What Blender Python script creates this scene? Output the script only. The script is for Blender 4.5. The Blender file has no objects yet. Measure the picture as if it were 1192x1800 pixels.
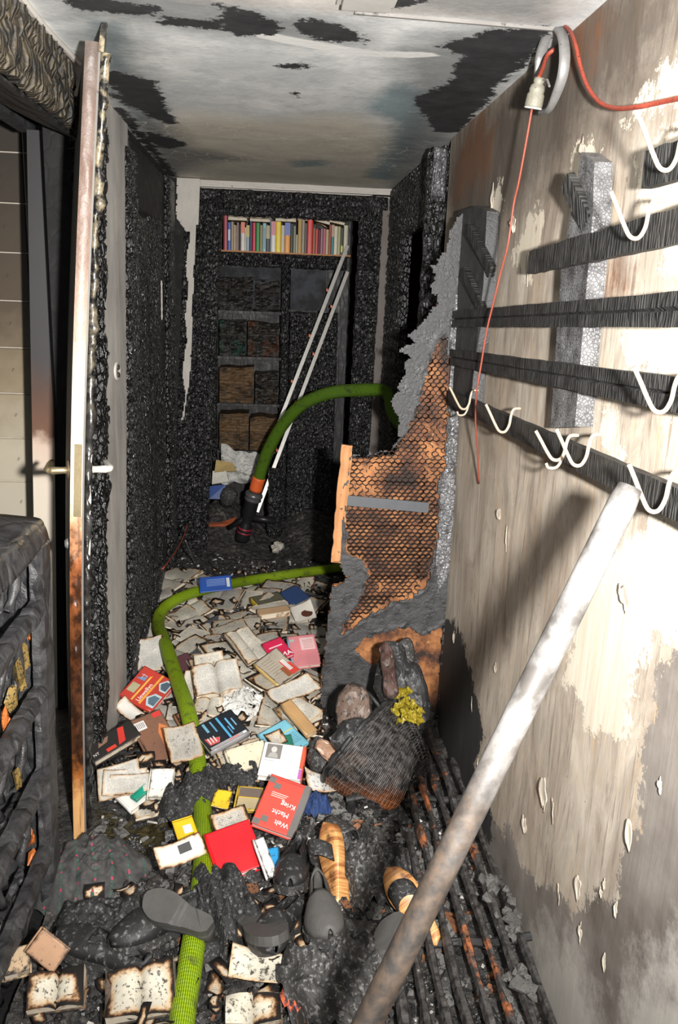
import bpy, math, random
import numpy as np
from mathutils import Vector, Matrix

# ------------------------------------------------------------------ camera, light, exposure
SC = bpy.context.scene
COL = SC.collection
IW, IH, FPX = 1192, 1800, 1450.0
YAW, PITCH, ROLL = math.radians(4.9037), math.radians(14.5129), math.radians(2.2)
CAM = np.array([0.0, 0.0, 1.55])
_f = np.array([math.sin(YAW)*math.cos(PITCH), math.cos(YAW)*math.cos(PITCH), -math.sin(PITCH)])
_r0 = np.array([math.cos(YAW), -math.sin(YAW), 0.0])
_u0 = np.cross(_r0, _f)
_r = _r0*math.cos(ROLL)+_u0*math.sin(ROLL)
_u = _u0*math.cos(ROLL)-_r0*math.sin(ROLL)
cd = bpy.data.cameras.new('camera')
cd.sensor_fit = 'VERTICAL'; cd.sensor_height = 36.0; cd.sensor_width = 24.0
cd.lens = FPX/IH*36.0
cd.clip_start = 0.05
cam = bpy.data.objects.new('camera', cd); COL.objects.link(cam)
mw = Matrix.Identity(4)
for i in range(3):
    mw[i][0] = _r[i]; mw[i][1] = _u[i]; mw[i][2] = -_f[i]; mw[i][3] = CAM[i]
cam.matrix_world = mw
SC.camera = cam
SC.view_settings.view_transform = 'Standard'
SC.view_settings.look = 'None'
SC.view_settings.gamma = 1.0
SC.view_settings.use_curve_mapping = False
SC.view_settings.exposure = 0.0
# the camera's flash (camera held upright, flash unit to the right of the lens)
fl = bpy.data.lights.new('camera_flash', 'SPOT')
fl.energy = 610.0; fl.spot_size = math.radians(138); fl.spot_blend = 1.0; fl.color = (1.0, 0.97, 0.93); fl.shadow_soft_size = 0.028
flo = bpy.data.objects.new('camera_flash', fl); COL.objects.link(flo)
flo.location = tuple(CAM + _r*0.18 + _u*0.02 + _f*0.02)
flo.rotation_euler = (math.radians(90+3), 0, -YAW+math.radians(2))   # head tipped slightly up
# even ambient fill, added to lift the ceiling and the shadows
wd = bpy.data.worlds.new('world'); SC.world = wd; wd.use_nodes = True
wd.node_tree.nodes['Background'].inputs[0].default_value = (0.9, 0.95, 1.0, 1)
wd.node_tree.nodes['Background'].inputs[1].default_value = 0.40

random.seed(7)
RNG = np.random.default_rng(11)

# ------------------------------------------------------------------ sight-line helpers (photo pixel -> point on a real plane)
def ray(px, py):
    return _f + _r*((px-IW/2)/FPX) - _u*((py-IH/2)/FPX)
def on_plane(px, py, p0, n):
    d = ray(px, py); n = np.asarray(n, float)
    return CAM + d*(np.dot(np.asarray(p0, float)-CAM, n)/np.dot(d, n))
def atx(px, py, x): return on_plane(px, py, (x, 0, 0), (1, 0, 0))
def aty(px, py, y): return on_plane(px, py, (0, y, 0), (0, 1, 0))
def atz(px, py, z): return on_plane(px, py, (0, 0, z), (0, 0, 1))

# ------------------------------------------------------------------ numpy noise
def _hash(ix, iy, iz, seed):
    h = (ix.astype(np.int64)*374761393 + iy.astype(np.int64)*668265263 + iz.astype(np.int64)*2147483647 + seed*1274126177) & 0xffffffff
    h = ((h ^ (h >> 13))*1274126177) & 0xffffffff
    h = ((h ^ (h >> 16))*2246822519) & 0xffffffff
    return ((h ^ (h >> 15)) & 0xffff)/65535.0
def _h1(ix, iy, iz, seed):
    h = (ix*374761393 + iy*668265263 + iz*2147483647 + seed*1274126177) & 0xffffffff
    h = ((h ^ (h >> 13))*1274126177) & 0xffffffff
    h = ((h ^ (h >> 16))*2246822519) & 0xffffffff
    return ((h ^ (h >> 15)) & 0xffff)/65535.0
def snoise(x, y, z, seed):
    a, b, c = math.floor(x), math.floor(y), math.floor(z); fx, fy, fz = x-a, y-b, z-c
    fx, fy, fz = fx*fx*(3-2*fx), fy*fy*(3-2*fy), fz*fz*(3-2*fz); r = 0.0
    for dx in (0, 1):
        for dy in (0, 1):
            for dz in ((0, 1) if fz else (0,)):
                r += (fx if dx else 1-fx)*(fy if dy else 1-fy)*(fz if dz else 1-fz)*_h1(a+dx, b+dy, c+dz, seed)
    return r*2-1
def vnoise(x, y, z=0.0, seed=0):
    if not (isinstance(x, np.ndarray) or isinstance(y, np.ndarray) or isinstance(z, np.ndarray)): return snoise(float(x), float(y), float(z), seed)
    x, y, z = np.broadcast_arrays(np.asarray(x, float), np.asarray(y, float), np.asarray(z, float))
    x0, y0, z0 = np.floor(x), np.floor(y), np.floor(z)
    fx, fy, fz = x-x0, y-y0, z-z0
    fx, fy, fz = [t*t*(3-2*t) for t in (fx, fy, fz)]
    r = 0
    for dx in (0, 1):
        for dy in (0, 1):
            for dz in (0, 1):
                w = (fx if dx else 1-fx)*(fy if dy else 1-fy)*(fz if dz else 1-fz)
                r = r + w*_hash(x0+dx, y0+dy, z0+dz, seed)
    return r*2-1
def fbm(x, y, z=0.0, seed=0, o=4):
    r, a, s = 0, 0.5, 1.0
    for k in range(o):
        r = r + a*vnoise(np.asarray(x)*s, np.asarray(y)*s, np.asarray(z)*s, seed+k*17); a *= .5; s *= 2.03
    return r
def worley(x, y, seed=0):
    x = np.asarray(x, float); y = np.asarray(y, float)
    ix, iy = np.floor(x), np.floor(y)
    f1 = np.full(x.shape, 9.0); f2 = np.full(x.shape, 9.0)
    for dx in (-1, 0, 1):
        for dy in (-1, 0, 1):
            cx, cy = ix+dx, iy+dy
            qx = cx+.12+.76*_hash(cx, cy, cx*0, seed); qy = cy+.12+.76*_hash(cx, cy, cx*0, seed+5)
            d = np.hypot(qx-x, qy-y)
            f2 = np.minimum(f2, np.maximum(f1, d)); f1 = np.minimum(f1, d)
    return f1, f2
def sdf(poly, X, Y):
    """signed distance to a polygon, positive inside"""
    poly = np.asarray(poly, float); n = len(poly)
    d = np.full(X.shape, 1e9); ins = np.zeros(X.shape, bool)
    for i in range(n):
        ax, ay = poly[i]; bx, by = poly[(i+1) % n]
        ex, ey = bx-ax, by-ay; wx, wy = X-ax, Y-ay
        t = np.clip((wx*ex+wy*ey)/(ex*ex+ey*ey+1e-12), 0, 1)
        d = np.minimum(d, np.hypot(wx-ex*t, wy-ey*t))
        c = ((ay > Y) != (by > Y)) & (X < ex*(Y-ay)/(ey if abs(ey) > 1e-12 else 1e-12)+ax)
        ins ^= c
    return np.where(ins, d, -d)

# ------------------------------------------------------------------ mesh builder
class MB:
    def __init__(s): s.v = []; s.f = []; s.uv = {}; s.at = {}
    def add(s, vs, fs, uvs=None, **attrs):
        b = len(s.v); s.v += [tuple(map(float, p)) for p in vs]
        fb = len(s.f)
        s.f += [tuple(b+i for i in f) for f in fs]
        if uvs is not None:
            for k, f in enumerate(fs):
                s.uv[fb+k] = [uvs[i] for i in f]
        for k, val in attrs.items():
            a = s.at.setdefault(k, [])
            a += [0.0]*(b-len(a)); a += list(val)
        return b
    def box(s, lo, hi, M=None, **kw):
        x0, y0, z0 = lo; x1, y1, z1 = hi
        vs = [(x0,y0,z0),(x1,y0,z0),(x1,y1,z0),(x0,y1,z0),(x0,y0,z1),(x1,y0,z1),(x1,y1,z1),(x0,y1,z1)]
        if M is not None: vs = [tuple(M @ Vector(p)) for p in vs]
        s.add(vs, [(0,3,2,1),(4,5,6,7),(0,1,5,4),(1,2,6,5),(2,3,7,6),(3,0,4,7)], **kw)
        return s
    def bar(s, a, b, w, h, up=(0,0,1)):
        a, b = Vector(a), Vector(b); d = (b-a).normalized(); up = Vector(up)
        x = d.cross(up).normalized(); z = x.cross(d)
        vs = []
        for p in (a, b):
            for sx, sz in ((-1,-1),(1,-1),(1,1),(-1,1)): vs.append(tuple(p+x*sx*w/2+z*sz*h/2))
        s.add(vs, [(0,1,2,3),(7,6,5,4),(0,4,5,1),(1,5,6,2),(2,6,7,3),(3,7,4,0)])
        return s
    def tube(s, pts, rad, seg=10, cap=True, flat=1.0, up=None, ribs=0, amp=0):
        P = [Vector(p) for p in pts]; n = len(P)
        R = rad if hasattr(rad, '__len__') else [rad]*n
        t = [(P[min(i+1, n-1)]-P[max(i-1, 0)]).normalized() for i in range(n)]
        ref = Vector(up) if up else (Vector((0,0,1)) if abs(t[0].z) < .9 else Vector((1,0,0)))
        nx = t[0].cross(ref).normalized(); vs = []; uvs = []; L = 0
        for i in range(n):
            nx = (nx - t[i]*nx.dot(t[i])).normalized(); ny = t[i].cross(nx)
            if i: L += (P[i]-P[i-1]).length
            for k in range(seg):
                a = 2*math.pi*k/seg
                rr = R[i]*(1+(amp*math.cos(a*ribs) if ribs else 0))
                vs.append(tuple(P[i]+nx*math.cos(a)*rr+ny*math.sin(a)*rr*flat)); uvs.append((k/seg, L))
        fs = [(i*seg+k, i*seg+(k+1) % seg, (i+1)*seg+(k+1) % seg, (i+1)*seg+k) for i in range(n-1) for k in range(seg)]
        if cap: fs += [tuple(range(seg-1, -1, -1)), tuple((n-1)*seg+k for k in range(seg))]
        s.add(vs, fs, uvs)
        return s
    def grid(s, P, uv=None, flip=False, **attrs):
        """P: (n,m,3) array"""
        n, m = P.shape[:2]; b = len(s.v)
        vs = P.reshape(-1, 3).tolist()
        fs = [(i*m+j, i*m+j+1, (i+1)*m+j+1, (i+1)*m+j) for i in range(n-1) for j in range(m-1)]
        if flip: fs = [f[::-1] for f in fs]
        s.add(vs, fs, None if uv is None else uv.reshape(-1, 2).tolist(), **{k: np.asarray(a).reshape(-1).tolist() for k, a in attrs.items()})
        return s
    def lathe(s, prof, base=(0,0,0), seg=20, axis=None):
        q = Vector((0,0,1)).rotation_difference(Vector(axis)) if axis else None
        vs = []
        for r, z in prof:
            for k in range(seg):
                p = Vector((r*math.cos(2*math.pi*k/seg), r*math.sin(2*math.pi*k/seg), z))
                if q: p = q @ p
                vs.append(tuple(p+Vector(base)))
        n = len(prof)
        fs = [(i*seg+k, i*seg+(k+1) % seg, (i+1)*seg+(k+1) % seg, (i+1)*seg+k) for i in range(n-1) for k in range(seg)]
        s.add(vs, fs); return s
    def ico(s, c, r, sc=(1,1,1), jit=.25, seed=0):
        t = (1+5**.5)/2
        V = [(-1,t,0),(1,t,0),(-1,-t,0),(1,-t,0),(0,-1,t),(0,1,t),(0,-1,-t),(0,1,-t),(t,0,-1),(t,0,1),(-t,0,-1),(-t,0,1)]
        F = [(0,11,5),(0,5,1),(0,1,7),(0,7,10),(0,10,11),(1,5,9),(5,11,4),(11,10,2),(10,7,6),(7,1,8),(3,9,4),(3,4,2),(3,2,6),(3,6,8),(3,8,9),(4,9,5),(2,4,11),(6,2,10),(8,6,7),(9,8,1)]
        rn = random.Random(seed)
        vs = []
        for v in V:
            k = r/1.9*(1+rn.uniform(-jit, jit))
            vs.append((c[0]+v[0]*k*sc[0], c[1]+v[1]*k*sc[1], c[2]+v[2]*k*sc[2]))
        s.add(vs, F); return s

def wloc(o):
    v = Vector((0,0,0))
    while o is not None: v += o.location; o = o.parent
    return v
def obj(name, mb, mat, parent=None, smooth=False, world=False, color=None, label=None, stuff=False):
    me = bpy.data.meshes.new(name)
    vs = mb.v
    if world and parent is not None:
        b = wloc(parent); vs = [(p[0]-b.x, p[1]-b.y, p[2]-b.z) for p in vs]
    me.from_pydata(vs, [], mb.f)
    if mb.uv:
        uvl = me.uv_layers.new(name='UVMap'); data = uvl.data
        for pi, u in mb.uv.items():
            ls = me.polygons[pi].loop_start
            for k, c in enumerate(u): data[ls+k].uv = (c[0], c[1])
    for k, a in mb.at.items():
        at = me.attributes.new(k, 'FLOAT', 'POINT'); a = list(a)+[0.0]*(len(vs)-len(a))
        at.data.foreach_set('value', a)
    if smooth: me.polygons.foreach_set('use_smooth', [True]*len(me.polygons))
    mats = mat if isinstance(mat, (list, tuple)) else [mat]
    for m in mats: me.materials.append(m)
    me.update()
    o = bpy.data.objects.new(name, me); COL.objects.link(o)
    if parent is not None: o.parent = parent
    if color is not None: o.color = tuple(color)[:3]+(1,)
    if label: o['label'] = label
    if stuff: o['kind'] = 'stuff'
    return o
def tag(o, label, cat, group=None, kind=None):
    o['label'] = label; o['category'] = cat
    if group: o['group'] = group
    if kind: o['kind'] = kind
    return o
def thing(name, label, cat, loc=(0,0,0), group=None, kind=None):
    o = bpy.data.objects.new(name, None); COL.objects.link(o); o.location = tuple(float(c) for c in loc)
    o.empty_display_size = .05
    return tag(o, label, cat, group, kind)
def copy_tree(o, parent=None):
    c = o.copy(); COL.objects.link(c); c.parent = parent
    for ch in list(o.children): copy_tree(ch, c)
    return c
def crv(pts, n=8):
    """Catmull-Rom through points"""
    P = [Vector(p) for p in pts]; P = [P[0]*2-P[1]]+P+[P[-1]*2-P[-2]]; out = []
    for i in range(1, len(P)-2):
        for k in range(n):
            t = k/n; a, b, c, d = P[i-1], P[i], P[i+1], P[i+2]
            out.append(.5*((2*b)+(c-a)*t+(2*a-5*b+4*c-d)*t*t+(3*b-a-3*c+d)*t**3))
    out.append(P[-2]); return out

def mask_slab(mask, o, U, V, N, res, thick, disp=None, mb=None, back=False):
    """mask[i,j] cells over plane o+U*j*res+V*i*res; front at +N*thick(+disp)"""
    mb = mb or MB(); o, U, V, N = [np.asarray(a, float) for a in (o, U, V, N)]
    n, m = mask.shape; idx = {}; vs = []; fs = []
    if disp is None: disp = np.zeros((n+1, m+1))
    def vid(i, j, top):
        k = (i, j, top)
        if k not in idx:
            idx[k] = len(vs)
            vs.append(o+U*(j*res)+V*(i*res)+N*((thick+disp[i, j]) if top else 0))
        return idx[k]
    I, J = np.nonzero(mask)
    for i, j in zip(I.tolist(), J.tolist()):
        fs.append((vid(i,j,1), vid(i,j+1,1), vid(i+1,j+1,1), vid(i+1,j,1)))
        if back: fs.append((vid(i,j,0), vid(i+1,j,0), vid(i+1,j+1,0), vid(i,j+1,0)))
        for di, dj, a, b in ((-1,0,(i,j),(i,j+1)), (1,0,(i+1,j+1),(i+1,j)), (0,-1,(i+1,j),(i,j)), (0,1,(i,j+1),(i+1,j+1))):
            ii, jj = i+di, j+dj
            if ii < 0 or jj < 0 or ii >= n or jj >= m or not mask[ii, jj]:
                fs.append((vid(*a,1), vid(*a,0), vid(*b,0), vid(*b,1)))
    mb.add(vs, fs); return mb

def char_slab(o, U, V, w, h, thick=.02, res=.009, cell=(.022,.03), amp=.007, seed=0, edge=.004, mb=None, shear=0.0, smoothfrac=None):
    """alligator-charred board: rectangle w*h on axes U,V (front along UxV)"""
    mb = mb or MB()
    o, U, V = [np.asarray(a, float) for a in (o, U, V)]; N = np.cross(U, V)
    m = max(2, int(w/res)+1); n = max(2, int(h/res)+1)
    u = np.linspace(0, w, m)[None, :]*np.ones((n, 1)); v = np.linspace(0, h, n)[:, None]*np.ones((1, m))
    wx, wy = u+.012*vnoise(u*30, v*30, 0, seed), v+.012*vnoise(u*30, v*30, 7, seed)
    f1, f2 = worley(wx/cell[0], wy/cell[1], seed)
    d = np.clip((f2-f1)/.45, 0, 1); d = d*d*(3-2*d)
    a = amp
    if smoothfrac is not None: a = amp*np.clip(.5+2*fbm(u*4, v*2.2, 3, seed+9)+smoothfrac, .12, 1)
    z = thick + a*(d-.6) + .4*amp*fbm(u*25, v*25, 1, seed)
    jx = edge*vnoise(u*50, v*40, 5, seed); jy = edge*vnoise(u*40, v*50, 9, seed)
    uu, vv = u+jx, v+jy
    bd = np.zeros_like(z, bool); bd[0] = bd[-1] = True; bd[:, 0] = bd[:, -1] = True
    z = np.where(bd, z-.35*thick, z)
    P = o+U*(uu+shear*v)[..., None]+V*vv[..., None]+N*z[..., None]
    mb.grid(P, dome=d)
    # skirts
    rim = [(0, j) for j in range(m)]+[(i, m-1) for i in range(1, n)]+[(n-1, j) for j in range(m-2, -1, -1)]+[(i, 0) for i in range(n-2, 0, -1)]
    top = [P[i, j] for i, j in rim]; bot = [P[i, j]-N*z[i, j] for i, j in rim]
    k = len(rim)
    mb.add(top+bot, [(q, q+k, (q+1) % k+k, (q+1) % k) for q in range(k)])
    return mb

# ------------------------------------------------------------------ procedural materials
class NT:
    def __init__(s, name):
        s.m = bpy.data.materials.new(name); s.m.use_nodes = True; s.t = s.m.node_tree
        s.bsdf = s.t.nodes['Principled BSDF']
    def n(s, typ, props=None, **inp):
        nd = s.t.nodes.new('ShaderNode'+typ)
        for k, v in (props or {}).items(): setattr(nd, k, v)
        for k, v in inp.items():
            key = int(k[1:]) if k[0] == '_' else k.replace('_', ' ')
            s.set(nd.inputs[key], v)
        return nd
    def set(s, sock, v):
        if hasattr(v, 'bl_idname') and hasattr(v, 'outputs'): s.t.links.new(v.outputs[0], sock)
        elif isinstance(v, bpy.types.NodeSocket): s.t.links.new(v, sock)
        elif isinstance(v, (tuple, list)) and len(v) == 3 and sock.type == 'RGBA': sock.default_value = (*v, 1)
        else: sock.default_value = v
    def math(s, op, a, b=0.0, c=0.0, clamp=False): return s.n('Math', {'operation': op, 'use_clamp': clamp}, _0=a, _1=b, _2=c)
    def mix(s, f, a, b, mode='MIX'):
        nd = s.t.nodes.new('ShaderNodeMix'); nd.data_type = 'RGBA'; nd.blend_type = mode
        s.set(nd.inputs[0], f); s.set(nd.inputs[6], a); s.set(nd.inputs[7], b); return nd.outputs[2]
    def coord(s, scale=(1,1,1), kind='Object', rot=(0,0,0)):
        tc = s.n('TexCoord'); mp = s.n('Mapping', Scale=scale, Rotation=rot); s.t.links.new(tc.outputs[kind], mp.inputs[0]); return mp
    def noise(s, co, scale, detail=4.0, rough=.6, dist=0.0):
        return s.n('TexNoise', Vector=co, Scale=scale, Detail=detail, Roughness=rough, Distortion=dist).outputs[0]
    def ramp(s, fac, stops, interp='LINEAR'):
        r = s.n('ValToRGB', Fac=fac); cr = r.color_ramp; cr.interpolation = interp
        while len(cr.elements) < len(stops): cr.elements.new(.5)
        for e, (p, c) in zip(cr.elements, stops):
            e.position = p; e.color = (*c, 1) if len(c) == 3 else c
        return r.outputs[0]
    def rng(s, v, a, b, c=0.0, d=1.0): return s.n('MapRange', _0=v, _1=a, _2=b, _3=c, _4=d).outputs[0]
    def attr(s, name): return s.n('Attribute', {'attribute_name': name}).outputs['Fac']
    def bump(s, h, strength=.5, dist=.01, normal=None):
        b = s.n('Bump', Height=h, Strength=strength, Distance=dist)
        if normal is not None: s.set(b.inputs['Normal'], normal)
        return b
    def out(s, color=None, rough=None, normal=None, metal=None, spec=None, **kw):
        for k, v in (('Base Color', color), ('Roughness', rough), ('Normal', normal), ('Metallic', metal), ('Specular IOR Level', spec)):
            if v is not None: s.set(s.bsdf.inputs[k], v)
        for k, v in kw.items(): s.set(s.bsdf.inputs[k.replace('_', ' ')], v)
        return s.m
MAT = {}

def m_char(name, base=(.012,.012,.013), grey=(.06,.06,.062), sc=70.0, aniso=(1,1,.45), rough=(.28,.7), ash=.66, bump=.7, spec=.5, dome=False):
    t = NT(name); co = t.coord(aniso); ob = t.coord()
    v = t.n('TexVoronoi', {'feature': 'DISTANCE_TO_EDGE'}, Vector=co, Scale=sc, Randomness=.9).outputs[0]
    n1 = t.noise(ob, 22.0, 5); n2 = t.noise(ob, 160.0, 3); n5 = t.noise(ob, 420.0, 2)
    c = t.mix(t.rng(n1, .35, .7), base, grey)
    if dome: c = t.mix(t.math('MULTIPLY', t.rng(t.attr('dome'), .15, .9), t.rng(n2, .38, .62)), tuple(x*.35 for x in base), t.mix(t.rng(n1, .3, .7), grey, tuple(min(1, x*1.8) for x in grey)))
    c = t.mix(t.rng(n2, ash, ash+.06), c, (.32,.31,.30))  # pale ash specks that double as glints painted into the char
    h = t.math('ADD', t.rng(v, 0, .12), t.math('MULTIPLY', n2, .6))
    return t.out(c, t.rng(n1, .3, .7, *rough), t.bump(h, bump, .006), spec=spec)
MAT['char'] = m_char('charred_wood', (.008,.008,.0085), (.045,.045,.047), rough=(.2,.5), ash=.665, bump=.9, spec=.7, dome=True)
MAT['char_fine'] = m_char('charred_fine_wood', (.008,.008,.008), (.05,.049,.048), 120.0, (1,1,.6), (.25,.6), .62)
MAT['char_shiny'] = m_char('shiny_char', (.03,.03,.032), (.22,.22,.23), 55.0, (1,1,.7), (.18,.4), .72, .8, .8)
MAT['char_smooth'] = m_char('sooty_wood', (.007,.007,.0075), (.028,.028,.028), 25.0, (1,1,.2), (.4,.7), .74, .25)
MAT['soot_board'] = m_char('sooted_grey_board', (.026,.026,.027), (.065,.065,.067), 60.0, (1,1,1), (.45,.75), .75, .18)
MAT['dark_gap'] = m_char('soot_and_shadow_black', (.003,.003,.003), (.007,.007,.007), 20.0, (1,1,1), (.7,.9), .9, .2)  # soot black; the side-room rebate wears it as painted shadow
# rack slats: cross-grain cracking
t = NT('burnt_slat'); co = t.coord((1,60,9)); ob = t.coord()
w = t.n('TexVoronoi', {'feature': 'DISTANCE_TO_EDGE'}, Vector=co, Scale=1.6).outputs[0]
n1 = t.noise(ob, 30.0, 5)
MAT['rack'] = t.out(t.mix(t.rng(n1, .35, .75), (.007,.007,.007), (.036,.035,.033)), .55, t.bump(t.rng(w, 0, .22), .8, .004))

def m_plain(name, col, rough=.6, var=.25, nsc=25.0, bump=.15, metal=0.0, soot=.62, sootcol=(.02,.02,.02), spec=.4):
    t = NT(name); ob = t.coord(); n1 = t.noise(ob, nsc, 5); n2 = t.noise(ob, nsc*4, 4)
    d = tuple(c*(1-var) for c in col)
    c = t.mix(n1, d, tuple(min(1, x*(1+var*.4)) for x in col))
    c = t.mix(t.rng(n2, soot, soot+.1), c, sootcol)
    return t.out(c, rough, t.bump(n2, bump, .004), metal, spec)
MAT['plaster'] = m_plain('smoked_plaster', (.52,.49,.45), .8, .3, 9.0, .2, soot=.68)
MAT['plaster_dark'] = m_plain('dark_smoked_plaster', (.20,.19,.18), .8, .4, 9.0, .3, soot=.6)
MAT['white_metal'] = m_plain('white_aluminium', (.60,.585,.55), .35, .25, 30, .05, .2, soot=.70, sootcol=(.25,.24,.22))
MAT['steel'] = m_plain('dull_steel', (.26,.255,.25), .5, .4, 40, .2, .4, soot=.66)
MAT['brass'] = m_plain('sooty_brass', (.62,.50,.30), .3, .4, 40, .1, .8, soot=.72)
MAT['hook_wire'] = m_plain('cream_enamelled_wire', (.42,.34,.25), .35, .3, 40, .1, .1, soot=.75, sootcol=(.2,.16,.12))
MAT['fabric_black'] = m_plain('burnt_black_fabric', (.028,.028,.0285), .75, .7, 30, 1.0, soot=.55, sootcol=(.13,.13,.13))
MAT['rubber'] = m_plain('sooty_rubber', (.045,.044,.043), .65, .6, 26, .8, soot=.54, sootcol=(.17,.165,.16))
MAT['rubber_grey'] = m_plain('grey_sooty_leather', (.085,.082,.078), .65, .6, 14, .5, soot=.66)
MAT['leather_black'] = m_plain('black_leather', (.024,.024,.0245), .55, .6, 16, .5, soot=.57, sootcol=(.14,.14,.14))
MAT['cable'] = m_plain('red_cable', (.33,.06,.035), .5, .4, 60, .2, soot=.56)
MAT['cable_pale'] = m_plain('faded_red_cord', (.30,.07,.045), .5, .35, 60, .2, soot=.66, sootcol=(.1,.06,.05))
MAT['plastic_dark'] = m_char('melted_dark_plastic', (.016,.016,.017), (.06,.06,.063), 14.0, (1,1,.5), (.3,.6), .72, .5)
MAT['nozzle'] = m_plain('black_nozzle', (.015,.015,.016), .35, .3, 40, .1, soot=.8)
MAT['nozzle_ring'] = m_plain('grey_coupling', (.16,.16,.165), .3, .3, 40, .1, .5, soot=.75)
MAT['orange_sleeve'] = m_plain('orange_sleeve', (.75,.13,.03), .5, .2, 40, .1, soot=.68)
MAT['raw_wood'] = m_plain('scorched_raw_wood', (.55,.26,.11), .7, .5, 14, .2, soot=.62, sootcol=(.06,.03,.02))
MAT['foil_yellow'] = m_plain('yellow_foil', (.36,.28,.025), .35, .5, 40, .5, soot=.58)
MAT['glass'] = NT('sooty_glass').out((.35,.36,.36), .15, Transmission_Weight=.6)
# ------------------------------------------------------------------ setting
XR, XL, YB, ZC = 0.635, -0.54, 4.70, 2.13

def struct(name, mb, mat, label, cat, **kw):
    o = obj(name, mb, mat, **kw); return tag(o, label, cat, kind='structure')

# ---- ceiling
t = NT('smoked_ceiling'); ob = t.coord()
n1 = t.noise(ob, 3.0, 6); n2 = t.noise(ob, 14.0, 6, .65); n3 = t.noise(ob, 60.0, 5, .7); nb = t.noise(ob, 11.0, 10, .82)
jag = t.math('MULTIPLY', t.math('SUBTRACT', nb, .5), .32)
base = t.mix(t.rng(n1, .35, .65), (.58,.60,.60), (.82,.825,.81))
base = t.mix(t.rng(n2, .45, .75), base, (.46,.49,.495))
tan = t.math('ADD', t.attr('tan'), t.math('MULTIPLY', jag, .6))
base = t.mix(t.rng(tan, -.12, .10), base, t.mix(n2, (.52,.48,.40), (.80,.74,.62)))
front = t.math('ADD', t.attr('front'), t.math('MULTIPLY', jag, .5))
base = t.mix(t.rng(front, -.03, .03), base, t.mix(n2, (.36,.345,.33), (.74,.70,.65)))
blue = t.math('ADD', t.attr('blue'), t.math('MULTIPLY', jag, .4))
base = t.mix(t.math('MULTIPLY', t.rng(blue, -.03, .03), .8), base, (.20,.30,.33))
haze = t.math('ADD', t.attr('haze'), t.math('MULTIPLY', jag, .5))
base = t.mix(t.math('MULTIPLY', t.rng(haze, -.08, .06), .75), base, (.13,.14,.145))
# hair cracks where the paint crazed
wv = t.n('TexNoise', Vector=ob, Scale=9.0, Detail=3.0)
cw = t.n('VectorMath', {'operation': 'MULTIPLY_ADD'}, _0=wv.outputs[1], _1=(.12,.12,.12), _2=ob)
vc = t.n('TexVoronoi', {'feature': 'DISTANCE_TO_EDGE'}, Vector=cw, Scale=11.0).outputs[0]
crk = t.math('MULTIPLY', t.rng(vc, .012, .03, 1, 0), t.math('MULTIPLY', t.rng(tan, -.35, .0), t.rng(n1, .42, .55)))
base = t.mix(t.math('MULTIPLY', crk, .6), base, (.85,.80,.70))
ridge = t.rng(t.math('ADD', t.attr('ridge'), t.math('MULTIPLY', jag, .08)), -.003, .003)
base = t.mix(ridge, base, (.72,.72,.70))
soot = t.math('ADD', t.attr('soot'), t.math('ADD', t.math('MULTIPLY', jag, .55), t.math('MULTIPLY', t.math('SUBTRACT', n3, .5), .05)))
sm = t.rng(soot, -.003, .003)
sm = t.math('MAXIMUM', sm, t.math('MULTIPLY', t.rng(n3, .70, .73), t.rng(t.attr('soot'), -.25, -.05)))
base = t.mix(sm, base, t.mix(n2, (.012,.013,.014), (.05,.052,.055)))
h = t.math('SUBTRACT', t.math('MULTIPLY', n3, .4), t.math('MULTIPLY', sm, .5))
MAT['ceiling'] = t.out(base, t.rng(n2, .3, .7, .55, .8), t.bump(h, .45, .006), spec=.35)

def cpoly(pts): return [tuple(atz(x, y, ZC)[:2]) for x, y in pts]
xs = np.arange(-.60, .70, .025); ys = np.arange(-.4, 4.76, .025)
X, Y = np.meshgrid(xs, ys)
def un(polys, X, Y):
    d = np.full(X.shape, -9.0)
    for p in polys: d = np.maximum(d, sdf(p, X, Y))
    return d
sootp = [cpoly(p) for p in (
    [(105,2),(160,-4),(240,8),(282,10),(275,24),(230,24),(190,20),(150,18)],
    [(388,6),(440,16),(497,42),(492,56),(440,62),(420,64),(398,52),(384,38)],
    [(518,50),(528,33),(600,42),(644,58),(642,77),(590,78),(548,70)],
    [(262,38),(300,31),(388,40),(392,54),(300,45)],
    [(478,113),(520,109),(548,118),(500,122)],
    [(180,120),(240,132),(278,148),(294,190),(314,222),(260,204),(228,182),(196,152)],
    [(960,44),(900,52),(833,63),(758,83),(815,100),(795,121),(785,146),(731,176),(741,198),(770,232),(810,232),(874,155),(950,80)],
    [(508,164),(520,160),(530,170),(515,172)],
    [(640,-10),(700,-14),(760,2),(700,12),(650,8)],
    [(200,165),(215,185),(300,295),(312,310),(300,312),(280,290),(200,190)],
    [(250,230),(300,240),(330,255),(300,262),(262,250)],
)]
tanp = [cpoly([(262,225),(340,200),(480,215),(600,205),(672,225),(700,260),(690,330),(310,316)])]
frontp = [cpoly([(280,-60),(300,8),(430,14),(560,22),(640,24),(800,34),(965,46),(1000,30),(1060,-60)])]
bluep = [cpoly(p) for p in ([(640,190),(700,140),(765,165),(742,230),(690,318),(640,312),(690,255),(695,215)], [(510,283),(570,280),(580,292),(520,294)], [(160,30),(215,45),(225,120),(270,235),(230,200),(180,110)])]
hazep = [cpoly(p) for p in ([(150,20),(230,60),(240,110),(250,160),(330,260),(430,280),(360,285),(300,310),(180,150)], [(960,44),(760,60),(690,90),(730,190),(690,250),(700,330),(800,240)], [(700,-30),(720,20),(960,44),(1010,-30)], [(90,-30),(110,30),(300,50),(640,85),(640,40),(390,0),(270,-20)])]
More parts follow.
